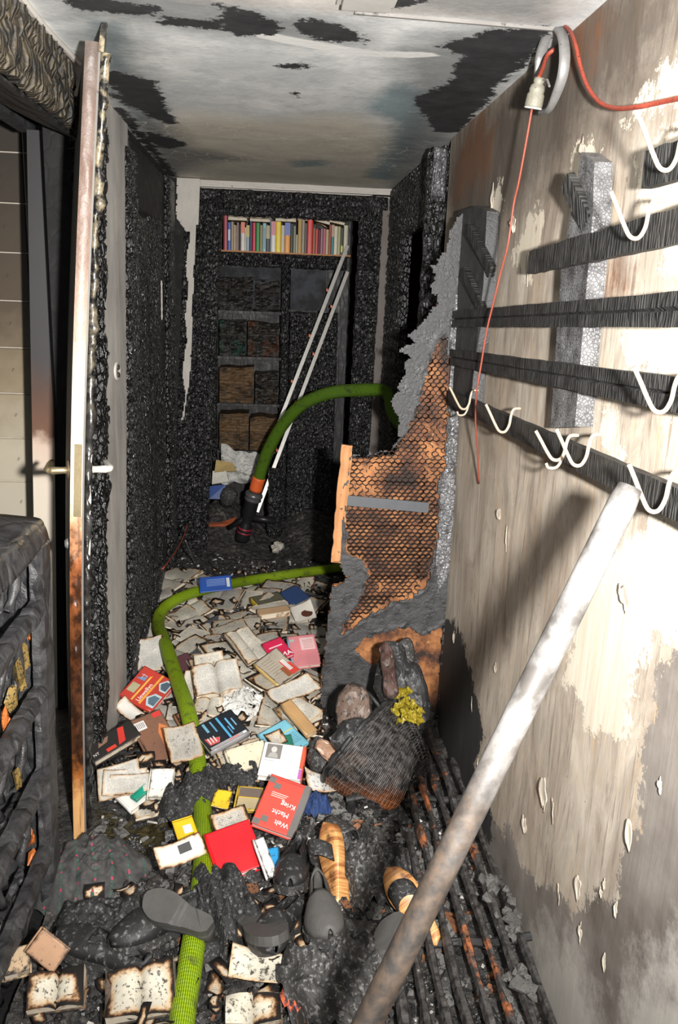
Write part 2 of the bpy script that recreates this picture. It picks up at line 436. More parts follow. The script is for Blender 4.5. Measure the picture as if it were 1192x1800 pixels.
ridgep = [cpoly([(415,50),(440,50),(520,66),(640,88),(700,96),(700,102),(620,98),(500,76),(430,60)]), cpoly([(670,90),(760,92),(790,98),(720,102),(660,98)])]
Z = np.full(X.shape, ZC)+.002*fbm(X*6, Y*6)
mb = MB().grid(np.stack([X, Y, Z], -1), flip=True, soot=un(sootp, X, Y), tan=un(tanp, X, Y), front=un(frontp, X, Y), blue=un(bluep, X, Y), haze=un(hazep, X, Y), ridge=un(ridgep, X, Y))
mb.box((-.6,-.4,ZC+.03), (.7,4.76,ZC+.08))
struct('ceiling', mb, MAT['ceiling'], 'smoke-stained grey ceiling with flaked black soot patches and crazed paint', 'ceiling', smooth=True)
# ceiling battens at the near edge
mb = MB(); a = atz(640, 20, ZC); b = atz(965, 46, ZC)
mb.bar((a[0]-.02, a[1]-.0, ZC-.003), (XR-.01, b[1]+.01, ZC-.003), .007, .007)
struct('trim_1', mb, MAT['plaster_dark'], 'thin sooty joint strip crossing the ceiling near the lamp socket', 'trim')
mb = MB(); mb.box((.125, 1.62, ZC-.02), (.222, 1.852, ZC-.003))
mb.box((.115, 1.62, ZC-.008), (.232, 1.86, ZC-.001))
struct('trim_2', mb, MAT['white_metal'], 'white end of a ceiling fitting at the top edge of the photo', 'ceiling fitting')

# ---- right wall with peeling wallpaper
t = NT('peeling_wallpaper'); ob = t.coord(); st = t.coord((1, 7, 1.0)); st2 = t.coord((1, 30, 2.6))
n1 = t.noise(ob, 3.5, 5); ns = t.noise(st, 3.0, 6, .65, .6); nf = t.noise(st2, 2.2, 6, .7, .4); n3 = t.noise(ob, 40.0, 5, .7); nj = t.noise(ob, 12.0, 8, .78)
jag = t.math('ADD', t.math('MULTIPLY', t.math('SUBTRACT', nj, .5), .30), t.math('MULTIPLY', t.math('SUBTRACT', n3, .5), .05))
npz = t.noise(t.coord((1,2.2,.8)), 4.0, 7, .7, .8)
c = t.mix(t.rng(npz, .36, .64), (.34,.28,.225), (.64,.57,.475))
c = t.mix(t.math('MULTIPLY', t.rng(ns, .5, .8), .5), c, (.30,.27,.245))
c = t.mix(t.math('MULTIPLY', t.rng(nf, .54, .68), .75), c, (.19,.14,.105))
c = t.mix(t.math('MULTIPLY', t.rng(nf, .48, .30), t.rng(n1, .42, .55)), c, (.56,.38,.22))
up = t.math('ADD', t.attr('up'), jag)
c = t.mix(t.math('MULTIPLY', t.rng(up, -.16, .08), .9), c, t.mix(npz, (.035,.027,.021), (.17,.14,.115)))
cr = t.math('ADD', t.attr('cream'), jag)
c = t.mix(t.rng(cr, -.003, .003), c, t.mix(t.rng(nf, .3, .75), (.80,.74,.63), (.62,.53,.40)))
low = t.math('ADD', t.attr('low'), t.math('MULTIPLY', jag, .8))
c = t.mix(t.rng(low, -.004, .004), c, t.mix(t.rng(n1, .35, .6), (.12,.10,.085), t.mix(ns, (.22,.19,.165), (.36,.33,.30))))
bt = t.math('ADD', t.attr('bottom'), t.math('MULTIPLY', jag, 1.2))
c = t.mix(t.rng(bt, -.05, .05), c, t.mix(ns, (.38,.36,.33), (.62,.58,.52)))
ch = t.math('ADD', t.attr('char'), t.math('MULTIPLY', jag, .9))
c = t.mix(t.rng(ch, -.004, .004), c, t.mix(ns, (.022,.022,.022), (.075,.072,.068)))
rust = t.math('ADD', t.attr('rust'), jag)
c = t.mix(t.math('MULTIPLY', t.rng(rust, -.05, .04), t.rng(nf, .35, .6)), c, (.22,.10,.05))
spk = t.math('MULTIPLY', t.rng(n3, .69, .72), .8)
c = t.mix(spk, c, (.08,.065,.055))
h = t.math('ADD', t.math('MULTIPLY', nf, .5), t.math('ADD', t.math('MULTIPLY', t.rng(cr, -.003, .003), .6), t.math('MULTIPLY', t.rng(low, -.004, .004), -.6)))
MAT['wallpaper'] = t.out(c, .75, t.bump(h, .4, .004), spec=.25)
def rpoly(pts): return [tuple(atx(x, y, XR)[1:]) for x, y in pts]
ys = np.arange(-.5, 3.24, .03); zs = np.arange(0, ZC+.02, .03)
Yg, Zg = np.meshgrid(ys, zs)
charp = [rpoly(p) for p in ([(770,1085),(800,1092),(815,1128),(830,1195),(842,1255),(852,1300),(838,1350),(852,1405),(870,1440),(800,1600),(740,1560),(760,1250)],)]
lowp = [rpoly([(800,1380),(850,1395),(872,1450),(900,1460),(915,1530),(960,1555),(985,1565),(1010,1600),(1030,1560),(1060,1600),(1085,1560),(1095,1490),(1122,1455),(1130,1340),(1150,1210),(1175,1150),(1260,1110),(1400,2300),(900,2300),(760,1700)])]
botp = [rpoly(p) for p in ([(930,1690),(980,1640),(1010,1660),(1045,1760),(1050,1900),(960,1900)], [(1110,1740),(1150,1700),(1260,1680),(1300,2000),(1080,2000)])]
upp = [rpoly([(1010,-60),(960,80),(800,250),(785,330),(800,430),(870,440),(935,340),(985,300),(1040,230),(1100,190),(1150,110),(1250,-10),(1200,-100)])]
rustp = [rpoly(p) for p in ([(835,190),(870,220),(860,300),(800,350),(800,290)], [(1040,480),(1090,460),(1110,500),(1060,540)], [(1010,20),(1080,40),(1040,120),(1000,100)])]
creamp = [rpoly(p) for p in (
    [(1072,258),(1085,225),(1115,200),(1150,165),(1178,102),(1300,40),(1300,175),(1192,180),(1110,205)],
    [(1118,262),(1150,240),(1300,200),(1300,470),(1192,470),(1150,480),(1120,330)],
    [(890,478),(902,440),(932,382),(958,380),(953,440),(934,500),(922,502),(912,470)],
    [(868,335),(882,322),(888,350),(876,400),(862,400)],
    [(1010,260),(1040,250),(1050,275),(1030,330),(1015,320)],
    [(1040,720),(1080,730),(1100,800),(1060,800)], [(1085,560),(1200,540),(1260,900),(1170,700),(1100,640)],
    [(1020,1050),(1100,930),(1190,900),(1260,920),(1240,1090),(1160,1140),(1120,1180),(1100,1300),(1040,1280),(990,1200)],  # this row and the one above paint in brightness from the near flash
)]
mb = MB().grid(np.stack([np.full(Yg.shape, XR)-.003*fbm(Yg*5, Zg*3), Yg, Zg], -1), flip=True, char=un(charp, Yg, Zg), low=un(lowp, Yg, Zg), bottom=un(botp, Yg, Zg), up=un(upp, Yg, Zg), rust=un(rustp, Yg, Zg), cream=un(creamp, Yg, Zg))
mb.box((XR+.03,-.5,0), (XR+.12,3.21,ZC+.02))
wall_right = struct('wall_right', mb, MAT['wallpaper'], 'right corridor wall with scorched peeling wallpaper', 'wall', smooth=True)
MAT['flake'] = m_plain('wallpaper_flake', (.50,.44,.36), .75, .2, 30, .1, soot=.72, sootcol=(.3,.24,.18))
# torn curls of paper standing off the wall
for k, (px, py, w, hh, curl) in enumerate([(880,905,.035,.055,.5), (893,945,.03,.07,-.6), (958,1395,.05,.08,.6), (975,1425,.035,.06,-.5), (873,1175,.022,.035,.3), (868,352,.03,.09,.5),
        (905,395,.06,.05,.7), (930,470,.05,.08,-.5), (1030,262,.05,.05,.5), (858,1330,.02,.06,.4), (842,1345,.025,.05,-.4), (1020,1560,.03,.06,.5), (985,1575,.035,.05,-.5), (1110,1470,.03,.06,.5),
        (1165,1382,.016,.03,.3), (1066,1556,.01,.025,.2), (1060,1570,.012,.024,.2), (1086,1600,.012,.036,.3), (1066,1692,.014,.034,.3), (1024,1640,.014,.045,.4), (1100,1050,.06,.05,.4), (800,1120,.02,.05,.4), (832,1235,.03,.06,-.5), (925,1450,.04,.05,.5)]):
    p = atx(px, py, XR); rn = random.Random(k)
    u = np.linspace(-1, 1, 9)[None, :]*np.ones((9, 1)); v = np.linspace(-1, 1, 9)[:, None]*np.ones((1, 9))
    ang = np.arctan2(v, u); dk = np.maximum(abs(u), abs(v))/np.maximum(np.hypot(u, v), 1e-6); u, v = u*dk, v*dk
    rad = .62+.38*vnoise(np.cos(ang)*1.9+k*3, np.sin(ang)*1.9, 0, k)
    yy = p[1]+u*w/2*rad*(1.1-.85*np.clip(-v, 0, 1))+.25*w*v; zz = p[2]+v*hh*.62*rad
    off = .0012+.006*np.clip((u*np.sign(curl)+.25), 0, 2)**2*abs(curl)
    P = np.stack([XR-.003-off, yy, zz], -1)
    m2 = MB().grid(P, flip=True)
    o = obj('wallpaper_flake', m2, MAT['flake'], wall_right, smooth=True)
    md = o.modifiers.new('thick', 'SOLIDIFY'); md.thickness = .0012

# ---- floor slab
mb = MB().box((-1.7,-.6,-.06), (1.5,6.1,0))
struct('floor', mb, MAT['dark_gap'], 'blackened floor under the rubble', 'floor')

# ---- left partition with its white plaster end
mb = MB()
pl = [(2.43,.0),(2.52,.45),(2.72,1.81),(2.76,2.13),(3.30,2.13),(3.26,1.9),(2.98,.35),(2.95,0)]
vs = [(XL, y, z) for y, z in pl]+[(XL-.07, y, z) for y, z in pl]; n = len(pl)
mb.add(vs, [tuple(range(n)), tuple(range(2*n-1, n-1, -1))]+[(i, i+n, (i+1) % n+n, (i+1) % n) for i in range(n)])
t = NT('scorched_white_plaster'); ob = t.coord((1,1,.35)); o2 = t.coord()
n1 = t.noise(ob, 9.0, 6, .65); n2 = t.noise(o2, 70.0, 4)
c = t.mix(t.rng(n1, .3, .7), (.30,.285,.27), (.60,.575,.54)); c = t.mix(t.rng(n2, .68, .72), c, (.1,.09,.08))
MAT['strip_plaster'] = t.out(c, .75, t.bump(n1, .2, .004))
wl = struct('wall_left', mb, MAT['strip_plaster'], 'pale scorched plaster strip of the left wall behind the open door', 'wall')
# ragged char along its near edge
res = .012; nh = int(2.1/res); nw = 14
I, J = np.mgrid[0:nh, 0:nw]
wid = .075+.05*fbm(np.arange(nh)*.05, 0*np.arange(nh), 0, 4)+.02*np.sin(np.arange(nh)*.35)
msk = (J*res) < wid[:, None]
dsp = .012*np.abs(vnoise(np.arange(nw+1)[None, :]*.8, np.arange(nh+1)[:, None]*.55, 0, 8))
V_ = np.array([0, (2.75-2.43)/2.13, 1.0])
m2 = mask_slab(msk, (XL, 2.42, .0), (0,1,0), V_, (1,0,0), res, .010, dsp)
obj('charred_edge', m2, MAT['char'], wl, smooth=False)
obj('charred_end', char_slab((XL-.075, 2.435, 0), (1,0,0), (0,.15,1), .08, 2.1, .012, .01, (.03,.04), .012, 44, .006), MAT['char'], wl)
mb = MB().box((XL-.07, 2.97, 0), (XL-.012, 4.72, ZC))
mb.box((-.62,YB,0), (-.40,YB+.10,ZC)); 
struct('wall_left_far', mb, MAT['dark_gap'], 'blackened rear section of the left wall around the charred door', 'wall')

# door in the left wall: charred casing, leaf panels, smooth sooty top
d2 = thing('door_1', 'badly charred closed door and casing in the left wall', 'door', (XL, 3.7, 0), kind='structure')
L_ = np.array([0, (3.28-2.96)/2.13, 1.0])
fx = np.array([0,1.0,0])
def left_slab(name, y0, w, z0, h, th, mat, seed, cell, amp=.008, sf=None, res=.010, shear=.12):
    # on the left wall, front towards +x  (U=-y so that UxV=+x needs U=y,V=z)
    mbx = char_slab((XL-.012, y0+shear*z0, z0), (0,1,0), (0,0,1), w, h, th, res, cell, amp, seed, .005, shear=shear, smoothfrac=sf)
    return obj(name, mbx, mat, d2, world=True)
left_slab('casing', 2.98, .17, 0, 2.05, .030, MAT['char'], 1, (.024,.020), .010)
left_slab('casing', 4.24, .24, 0, 2.10, .034, MAT['char'], 2, (.03,.024), .009, .1, shear=.04)
left_slab('door_panel', 3.16, .48, 0, 1.84, .014, MAT['char'], 3, (.06,.018), .011, .15, shear=.09)
left_slab('door_panel', 3.66, .26, 0, 1.86, .018, MAT['char'], 4, (.04,.024), .009, .0, shear=.07)
left_slab('door_panel', 3.93, .29, 0, 1.90, .010, MAT['char'], 5, (.05,.026), .008, -.25, shear=.055)
left_slab('sooty_panel', 3.10, 1.30, 1.86, .24, .012, MAT['char_smooth'], 6, (.2,.1), .003, -.3)
mb = MB(); mb.tube([(XL+.012, 4.06+.01*math.sin(z*9), z) for z in np.linspace(1.42, 1.60, 12)], [.002+.003*abs(math.sin(k*1.7)) for k in range(12)], 6)
obj('pale_splinter', mb, MAT['plaster'], d2, world=True)
# light switch
a = atx(203, 652, XL)
ls = thing('wall_socket', 'small oval double switch plate on the pale plaster strip', 'switch', (XL+.002, a[1], a[2]))
mb = MB(); mb.lathe([(.001,0),(.034,0),(.036,.004),(.034,.008),(.024,.009),(.022,.006),(.001,.006)], (0,0,0), 28, (1,0,0))
for p in range(len(mb.v)): mb.v[p] = (mb.v[p][0], mb.v[p][1]*1.4, mb.v[p][2]*.95)
obj('plate', mb, MAT['plaster'], ls, smooth=True)
for dz in (-.013, .013):
    mb = MB(); mb.lathe([(.0005,.012),(.008,.012),(.010,.006),(.010,.004)], (0,0,dz), 16, (1,0,0)); obj('rocker', mb, MAT['leather_black'], ls, smooth=True)

# ---- room beyond the open door on the left: tiles, post, header
MAT['tile'] = None
t = NT('smoked_tile'); ob = t.coord(); n1 = t.noise(ob, 5.0, 5); n2 = t.noise(ob, 30.0, 5); oi = t.n('ObjectInfo')
z = t.n('SeparateXYZ', _0=t.n('NewGeometry').outputs['Position']).outputs[2]
zz = t.math('ADD', z, t.math('MULTIPLY', t.math('SUBTRACT', n1, .5), .45))
c = t.ramp(t.rng(zz, .3, 2.0), [(0,(.62,.58,.48)), (.35,(.55,.49,.38)), (.52,(.30,.24,.16)), (.68,(.11,.085,.06)), (1,(.05,.042,.035))])
c = t.mix(t.rng(n2, .66, .74), c, (.04,.035,.03))
MAT['tile'] = t.out(c, .3, t.bump(n2, .1, .002), spec=.5)
wt = struct('wall_left_room', MB().box((-1.7,3.40,0), (-.60,3.48,ZC)), m_plain('pale_grout', (.55,.50,.42), .8), 'wall of smoke-browned tiles in the side room', 'wall')
tm = MB(); tm.box((-.13,-.012,-.0875), (.13,0,.0875))
# bevelled tile
tm = MB(); tm.add([(-.13,0,-.088),(.13,0,-.088),(.13,0,.088),(-.13,0,.088),(-.127,-.008,-.085),(.127,-.008,-.085),(.127,-.008,.085),(-.127,-.008,.085)], [(4,5,6,7),(0,1,5,4),(1,2,6,5),(2,3,7,6),(3,0,4,7)])
first = None
for r in range(13):
    for cidx in range(3):
        if first is None:
            o = first = obj('tile', tm, MAT['tile'], wt)
        else:
            o = first.copy(); COL.objects.link(o); o.parent = wt
        o.location = (-1.075+.2635*(cidx-1)+.03*0, 3.40, 2.03+.0895-r*.1795+.002)
mb = MB().box((-1.78,-.6,0), (-1.70,3.48,ZC)); mb.box((-1.70,-.6,ZC), (-.60,3.48,ZC+.05)); 
struct('wall_side_room', mb, MAT['dark_gap'], 'soot-black far wall and ceiling of the side room', 'wall')
# post (door frame of the side room): soot above, brown, pale paint below
t = NT('smoke_lined_frame'); ob = t.coord(); n1 = t.noise(ob, 12.0, 5)
z = t.n('SeparateXYZ', _0=t.n('NewGeometry').outputs['Position']).outputs[2]
zz = t.math('ADD', z, t.math('MULTIPLY', t.math('SUBTRACT', n1, .5), .12))
c = t.ramp(t.rng(zz, .0, 2.0), [(0,(.70,.66,.56)), (.44,(.66,.58,.48)), (.51,(.60,.46,.37)), (.53,(.15,.075,.045)), (.60,(.09,.05,.035)), (.66,(.045,.043,.044)), (1,(.03,.03,.031))])
MAT['frame_smoke'] = t.out(c, .45, t.bump(n1, .1, .003))
mb = MB(); 
vs = []
for z, x0, x1 in ((0,-.865,-.775), (2.03,-.79,-.695)):
    vs += [(x0,2.90,z),(x1,2.90,z),(x1,3.02,z),(x0,3.02,z)]
mb.add(vs, [(0,3,2,1),(4,5,6,7),(0,1,5,4),(1,2,6,5),(2,3,7,6),(3,0,4,7)])
m9 = MB(); m9.add([(v[0]+.012 if i % 4 in (1,2) else v[0]+.078, v[1]+(-.01 if i % 4 in (0,1) else -.10), v[2]) for i, v in enumerate(vs)], [(0,3,2,1),(4,5,6,7),(0,1,5,4),(1,2,6,5),(2,3,7,6),(3,0,4,7)])
tr3 = struct('trim_3', mb, MAT['frame_smoke'], 'door frame post of the side room, sooty above and pale below', 'door frame')
obj('shadow_black_rebate', m9, MAT['dark_gap'], tr3)  # board coloured black to stand in for the open door's shadow
mb = MB().box((-.72,3.02,0), (-.60,3.40,ZC)); mb.box((-.70,2.74,0),(-.612,3.02,ZC))
struct('wall_left_return', mb, MAT['dark_gap'], 'black return of the partition behind the open door', 'wall')
# lintel over the side opening
t = NT('charred_lintel'); ob = t.coord(); o2 = t.coord((1,1,.25)); n1 = t.noise(ob, 25.0, 6, .7); wv = t.n('TexWave', {'bands_direction': 'Y'}, Vector=ob, Scale=24.0, Distortion=3.0, Detail=3.0).outputs[1]
c = t.mix(t.rng(n1, .40, .62), (.010,.009,.008), t.mix(wv, (.03,.024,.015), (.10,.078,.045)))
MAT['lintel'] = t.out(c, .6, t.bump(t.math('ADD', n1, t.math('MULTIPLY', wv, .4)), .8, .012))
lt = thing('wall_left_lintel', 'charred wooden lintel above the opening to the side room', 'lintel', (XL, 1.6, 1.96), kind='structure')
mb = char_slab((-.56, .3, 1.965), (0,1,0), (0,0,1), 2.15, .165, .03, .012, (.05,.09), .014, 12, .004)
obj('lintel_face', mb, MAT['lintel'], lt, world=True)
mb = char_slab((-.82, .3, 2.075), (0,1,0), (.265/.289,0,-.115/.289), 2.3, .289, .01, .02, (.2,.2), .004, 13, .0)
mb.f = [f[::-1] for f in mb.f]
obj('soffit', mb, MAT['char_smooth'], lt, world=True)
mb = MB(); mb.bar((-.80,.3,2.055), (-.80,2.95,2.055), .05, .05); obj('cross_bar', mb, MAT['soot_board'], lt, world=True)
mb = MB(); mb.tube([(-.527+.004*math.sin(k), .9+k*.11, 2.122) for k in range(15)], .008, 6); obj('pale_edge', mb, MAT['plaster'], lt, world=True)

# ---- end wall doorway
MAT['cas'] = MAT['char']
wb = MB(); wb.box((-.62,YB+.01,2.09), (.70,YB+.1,ZC+.01)); wb.box((.52,YB+.01,0), (.70,YB+.1,2.1))
struct('wall_back', wb, MAT['plaster'], 'end wall above the charred doorway, pale plaster line under the ceiling', 'wall')
df = thing('trim_4', 'alligator-charred door casing around the doorway at the end', 'door frame', (0, YB, 0), kind='structure')
def back_slab(name, x0, w, z0, h, th, mat, seed, cell, amp=.008, shear=0.0, y=YB, par=df, sf=None, res=.0095):
    mbx = char_slab((x0, y, z0), (1,0,0), (0,0,1), w, h, th, res, cell, amp, seed, .004, shear=shear, smoothfrac=sf)
    return obj(name, mbx, mat, par, world=True)
back_slab('casing', -.575, .17, 0, 2.08, .035, MAT['char'], 21, (.030,.022), .009, .050)
back_slab('casing', -.415, .045, 0, 1.97, .055, MAT['char'], 22, (.02,.03), .007, .045)
back_slab('casing', .435, .125, 0, 2.06, .035, MAT['char'], 23, (.028,.024), .009, .008)
back_slab('casing', -.47, .98, 1.955, .065, .030, MAT['char'], 24, (.022,.03), .009)
back_slab('casing', -.48, 1.08, 2.018, .068, .036, MAT['char'], 25, (.022,.034), .009)
mb = MB().box((.56,YB-.02,0), (.625,YB+.02,2.08)); obj('smooth_jamb', mb, m_plain('smoked_brown_jamb', (.15,.125,.11), .6, .5, 8, .2), df, world=True)
# white plaster remnant on the corner
ys_ = np.arange(0, int(1.25/.006)); 
res = .006; n = int(1.27/res); m = 20
zz = (np.arange(n)+.5)*res+.86
left = np.where(zz > 1.93, .004*np.abs(fbm(zz*30, 0*zz, 0, 8))*3, np.where(zz > 1.86, (1.93-zz)*.8+.012*np.abs(fbm(zz*40, 0*zz, 0, 2)), .072+.012*fbm(zz*9, 0*zz, 0, 3)+.008*np.sin(zz*21)))
right = np.where(zz > 1.9, .118, .105+.006*fbm(zz*15, 0*zz+4, 0, 3))
right = np.where(zz < 1.1, np.maximum(left+.004, right-(1.1-zz)*.1), right)
J = (np.arange(m)+.5)*res
msk = (J[None, :] >= left[:, None]) & (J[None, :] <= right[:, None])
mb = mask_slab(msk, (-.572, YB-.045, .86), (1,0,0), (.045,0,1), (0,-1,0), res, .012, .002*vnoise(np.arange(m+1)[None, :]*.5, np.arange(n+1)[:, None]*.2))
obj('plaster_remnant', mb, MAT['plaster'], df, world=True)
mb = MB(); mb.bar((-.48,YB-.03,2.098), (.63,YB-.03,2.10), .03, .014); 
for k in range(7): mb.bar((-.40+k*.14+random.uniform(-.02,.02),YB-.045,2.105-.004*k%2*.01), (-.30+k*.14,YB-.045,2.106), .012, .008)
obj('plaster_line', mb, MAT['plaster'], df, world=True)

# ---- room at the end
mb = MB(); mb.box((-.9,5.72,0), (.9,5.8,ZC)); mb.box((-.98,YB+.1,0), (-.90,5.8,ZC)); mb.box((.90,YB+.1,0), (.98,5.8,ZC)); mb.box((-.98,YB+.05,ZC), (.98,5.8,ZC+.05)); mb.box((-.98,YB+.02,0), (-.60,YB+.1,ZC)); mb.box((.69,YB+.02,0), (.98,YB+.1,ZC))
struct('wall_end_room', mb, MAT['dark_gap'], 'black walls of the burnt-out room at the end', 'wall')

# ---- opening in the right wall
d3 = thing('trim_5', 'charred frame of the doorway in the right wall behind the hollow door', 'door frame', (XR, 3.7, 0), kind='structure')
mb = char_slab((.558, 3.26, 0), (1,0,0), (0,0,1), .078, 2.10, .03, .009, (.03,.045), .007, 31, .004)
obj('door_post', mb, MAT['char'], d3, world=True)
mb = char_slab((.575, 3.255, 1.93), (1,0,0), (0,0,1), .05, .17, .05, .008, (.025,.04), .007, 35, .003)
obj('post_head', mb, MAT['char_shiny'], d3, world=True)
mb = char_slab((.66, 4.66, 1.86), (0,-1,0), (0,0,1), 1.36, .26, .05, .011, (.05,.03), .008, 32, .004)
obj('header', mb, MAT['char'], d3, world=True)
mb = char_slab((.66, 4.66, 0), (0,-1,0), (0,0,1), .50, 1.9, .05, .011, (.06,.035), .012, 33, .006)
obj('door_post', mb, MAT['char'], d3, world=True)
mb = MB(); mb.bar((.69,4.10,0), (.69,4.10,1.78), .02, .03); obj('pale_lath', mb, MAT['raw_wood'], d3, world=True)
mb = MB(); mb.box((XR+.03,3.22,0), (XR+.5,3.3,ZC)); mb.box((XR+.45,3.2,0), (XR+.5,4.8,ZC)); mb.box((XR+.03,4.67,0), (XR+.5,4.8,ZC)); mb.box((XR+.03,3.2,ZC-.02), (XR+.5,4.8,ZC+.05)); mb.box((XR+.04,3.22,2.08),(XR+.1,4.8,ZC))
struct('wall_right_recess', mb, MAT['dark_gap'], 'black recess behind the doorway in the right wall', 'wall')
for k, (y, x, z0, z1, w, ry) in enumerate([(3.42,.70,.9,1.78,.035,.0), (3.50,.67,.75,1.55,.05,.02)]):
    mb = MB(); mb.bar((x,y,0.0), (x+ry,y+.03,z1), w, .012, up=(0,1,0))
    tag(obj('loose_lath', mb, MAT['soot_board']), ['tall narrow grey lath standing in the right doorway', 'shorter wide grey lath standing in the right doorway'][k], 'lath')
# ------------------------------------------------------------------ open door on the left, seen edge-on
t = NT('door_edge_wood'); ob = t.coord(); st = t.coord((20,20,1.5)); n1 = t.noise(ob, 14.0, 6, .65); n2 = t.noise(st, 4.0, 5)
z = t.n('SeparateXYZ', _0=t.n('NewGeometry').outputs['Position']).outputs[2]
zz = t.math('ADD', z, t.math('MULTIPLY', t.math('SUBTRACT', n1, .5), .25))
c = t.ramp(t.rng(zz, 0, 2.1), [(0,(.62,.36,.16)), (.07,(.60,.33,.13)), (.11,(.30,.10,.025)), (.14,(.05,.02,.01)), (.30,(.10,.035,.012)), (.40,(.28,.09,.03)), (.44,(.55,.28,.14)), (.48,(.62,.48,.37)), (.58,(.60,.50,.41)), (.68,(.36,.24,.18)), (.78,(.15,.09,.065)), (.90,(.12,.078,.06)), (1,(.09,.07,.06))])
c = t.mix(t.math('MULTIPLY', t.rng(n2, .55, .75), .7), c, (.10,.05,.035))
n7 = t.noise(t.coord((1,1,.6)), 34.0, 4, .6)
tar = t.math('MULTIPLY', t.math('MULTIPLY', t.rng(zz, .16, .26), t.rng(zz, 1.0, .88)), t.rng(n7, .40, .56))
c = t.mix(t.math('MULTIPLY', tar, .9), c, (.018,.008,.005))
MAT['door_edge'] = t.out(c, t.rng(zz, .75, .95, .18, .45), t.bump(n1, .6, .006))
dr = thing('door_2', 'open white door seen edge-on, edge blistered pale above and tarry brown below', 'door', (-.547, 2.1, 0), kind='structure')
LEAN = .055
Dv = np.array([-.25, .968, 0.0]); Tv = np.array([.968, .25, 0.0])
O_ = np.array([-.545, 2.10, 0.02])
def dpt(tk, dp, z): return O_+Tv*tk+Dv*dp+np.array([LEAN*z-.022*math.sin(math.pi*min(z, 2.1)/2.1), 0, z])
# core board
mb = MB(); nz = 30; vs = []
for k in range(nz):
    z = 2.06*k/(nz-1)
    for tk, dp in ((.0,.006),(.034,.006),(.034,.62),(.0,.62)): vs.append(dpt(tk, dp, z))
fs = [(k*4+q, k*4+(q+1) % 4, k*4+4+(q+1) % 4, k*4+4+q) for k in range(nz-1) for q in range(4)]+[(3,2,1,0), tuple((nz-1)*4+q for q in range(4))]
mb.add(vs, fs); obj('leaf', mb, m_plain('sooty_white_paint', (.16,.15,.14), .6, .5, 6, .2), dr, world=True)
# blistered edge strip
n = 240; m = 8
zz = np.linspace(0, 2.07, n); uu = np.linspace(0, .030, m)
low = np.clip((1.0-zz)/.3, 0, 1)*np.clip((zz-.25)/.15, 0, 1); hi = np.clip((zz-1.6)/.2, 0, 1)
P = np.zeros((n, m, 3))
for i in range(n):
    for j in range(m):
        prof = math.sin(math.pi*(j+.5)/m)
        b = .004+.003*prof+(.008*low[i]*prof*max(0, float(vnoise(uu[j]*60, zz[i]*38, 0, 3))+.3)+.004*hi[i]*prof*max(0, float(vnoise(uu[j]*40, zz[i]*25, 0, 5))))
        P[i, j] = dpt(uu[j]-.001, -b+.006, zz[i])
mb = MB().grid(P); obj('edge_strip', mb, MAT['door_edge'], dr, smooth=True, world=True)
# charred rebate and the beaded remains of the face
mb = MB(); n = 300
P = np.zeros((n, 7, 3)); zz = np.linspace(.03, 2.05, n)
for i in range(n):
    for j in range(7):
        a = math.pi*j/6
        bead = 1+.35*float(vnoise(0, zz[i]*55, j*.4, 6))+.5*max(0, float(vnoise(3, zz[i]*22, 0, 8)))*(zz[i] > 1.1)
        P[i, j] = dpt(.033+.011*(1-math.cos(a))/1.0*bead*.9, .004+.012-.014*math.sin(a)*bead, zz[i])
mb.grid(P)
t = NT('tarry_beads'); ob = t.coord(); n1 = t.noise(ob, 35.0, 5); z = t.n('SeparateXYZ', _0=t.n('NewGeometry').outputs['Position']).outputs[2]
c = t.mix(t.math('MULTIPLY', t.rng(z, 1.2, 1.9), t.rng(n1, .45, .62)), t.mix(t.rng(n1, .4, .7), (.008,.0075,.0075), (.05,.048,.045)), (.30,.25,.16))
MAT['beads'] = t.out(c, .28, t.bump(n1, .5, .006), spec=.7)
obj('charred_face', mb, MAT['beads'], dr, smooth=True, world=True)
mb = MB(); mb.bar(dpt(.036,.004,2.05), dpt(.043,.0,2.14), .012, .02, up=(0,1,0)); obj('splinter', mb, MAT['beads'], dr, world=True)
mb = MB(); mb.tube([dpt(.046, .012, z) for z in np.linspace(.80, 1.12, 9)], [.003+.002*(k % 3) for k in range(9)], 6); obj('pale_strip', mb, MAT['plaster'], dr, world=True)
hz = 1.07
for s, base in ((-1, 0.0), (1, .046)):
    h = obj('handle', MB().tube([dpt(base+s*q, .06, hz) for q in (0,.02,.045,.055)], [.010,.009,.0105,.006], 14), MAT['brass'] if s < 0 else MAT['white_metal'], dr, smooth=True, world=True)
    mb = MB(); mb.lathe([(.001,0),(.026,0),(.027,.003),(.022,.007),(.011,.008)], dpt(base, .06, hz), 22, tuple(Tv*s)); obj('rosette', mb, MAT['brass'], h, smooth=True, world=True)
    mb = MB(); mb.tube([dpt(base+s*.05, .055, hz), dpt(base+s*.055, .08, hz), dpt(base+s*.05, .14, hz+.002), dpt(base+s*.045, .18, hz+.001)], [.010,.011,.009,.008], 12, flat=.7); obj('lever', mb, MAT['brass'] if s < 0 else MAT['white_metal'], h, smooth=True, world=True)
mb = MB(); mb.lathe([(.001,0),(.014,0),(.015,.004),(.010,.012),(.004,.013)], dpt(0, .06, .87), 16, tuple(-Tv)); obj('lock_cylinder', mb, MAT['steel'], dr, smooth=True, world=True)
mb = MB(); a = dpt(.004,-.004,.98); b = dpt(.004,-.004,1.16); mb.bar(dpt(.017,-.006,.96), dpt(.017,-.006,1.15), .018, .003, up=(0,1,0)); obj('lock_plate', mb, MAT['brass'], dr, world=True)

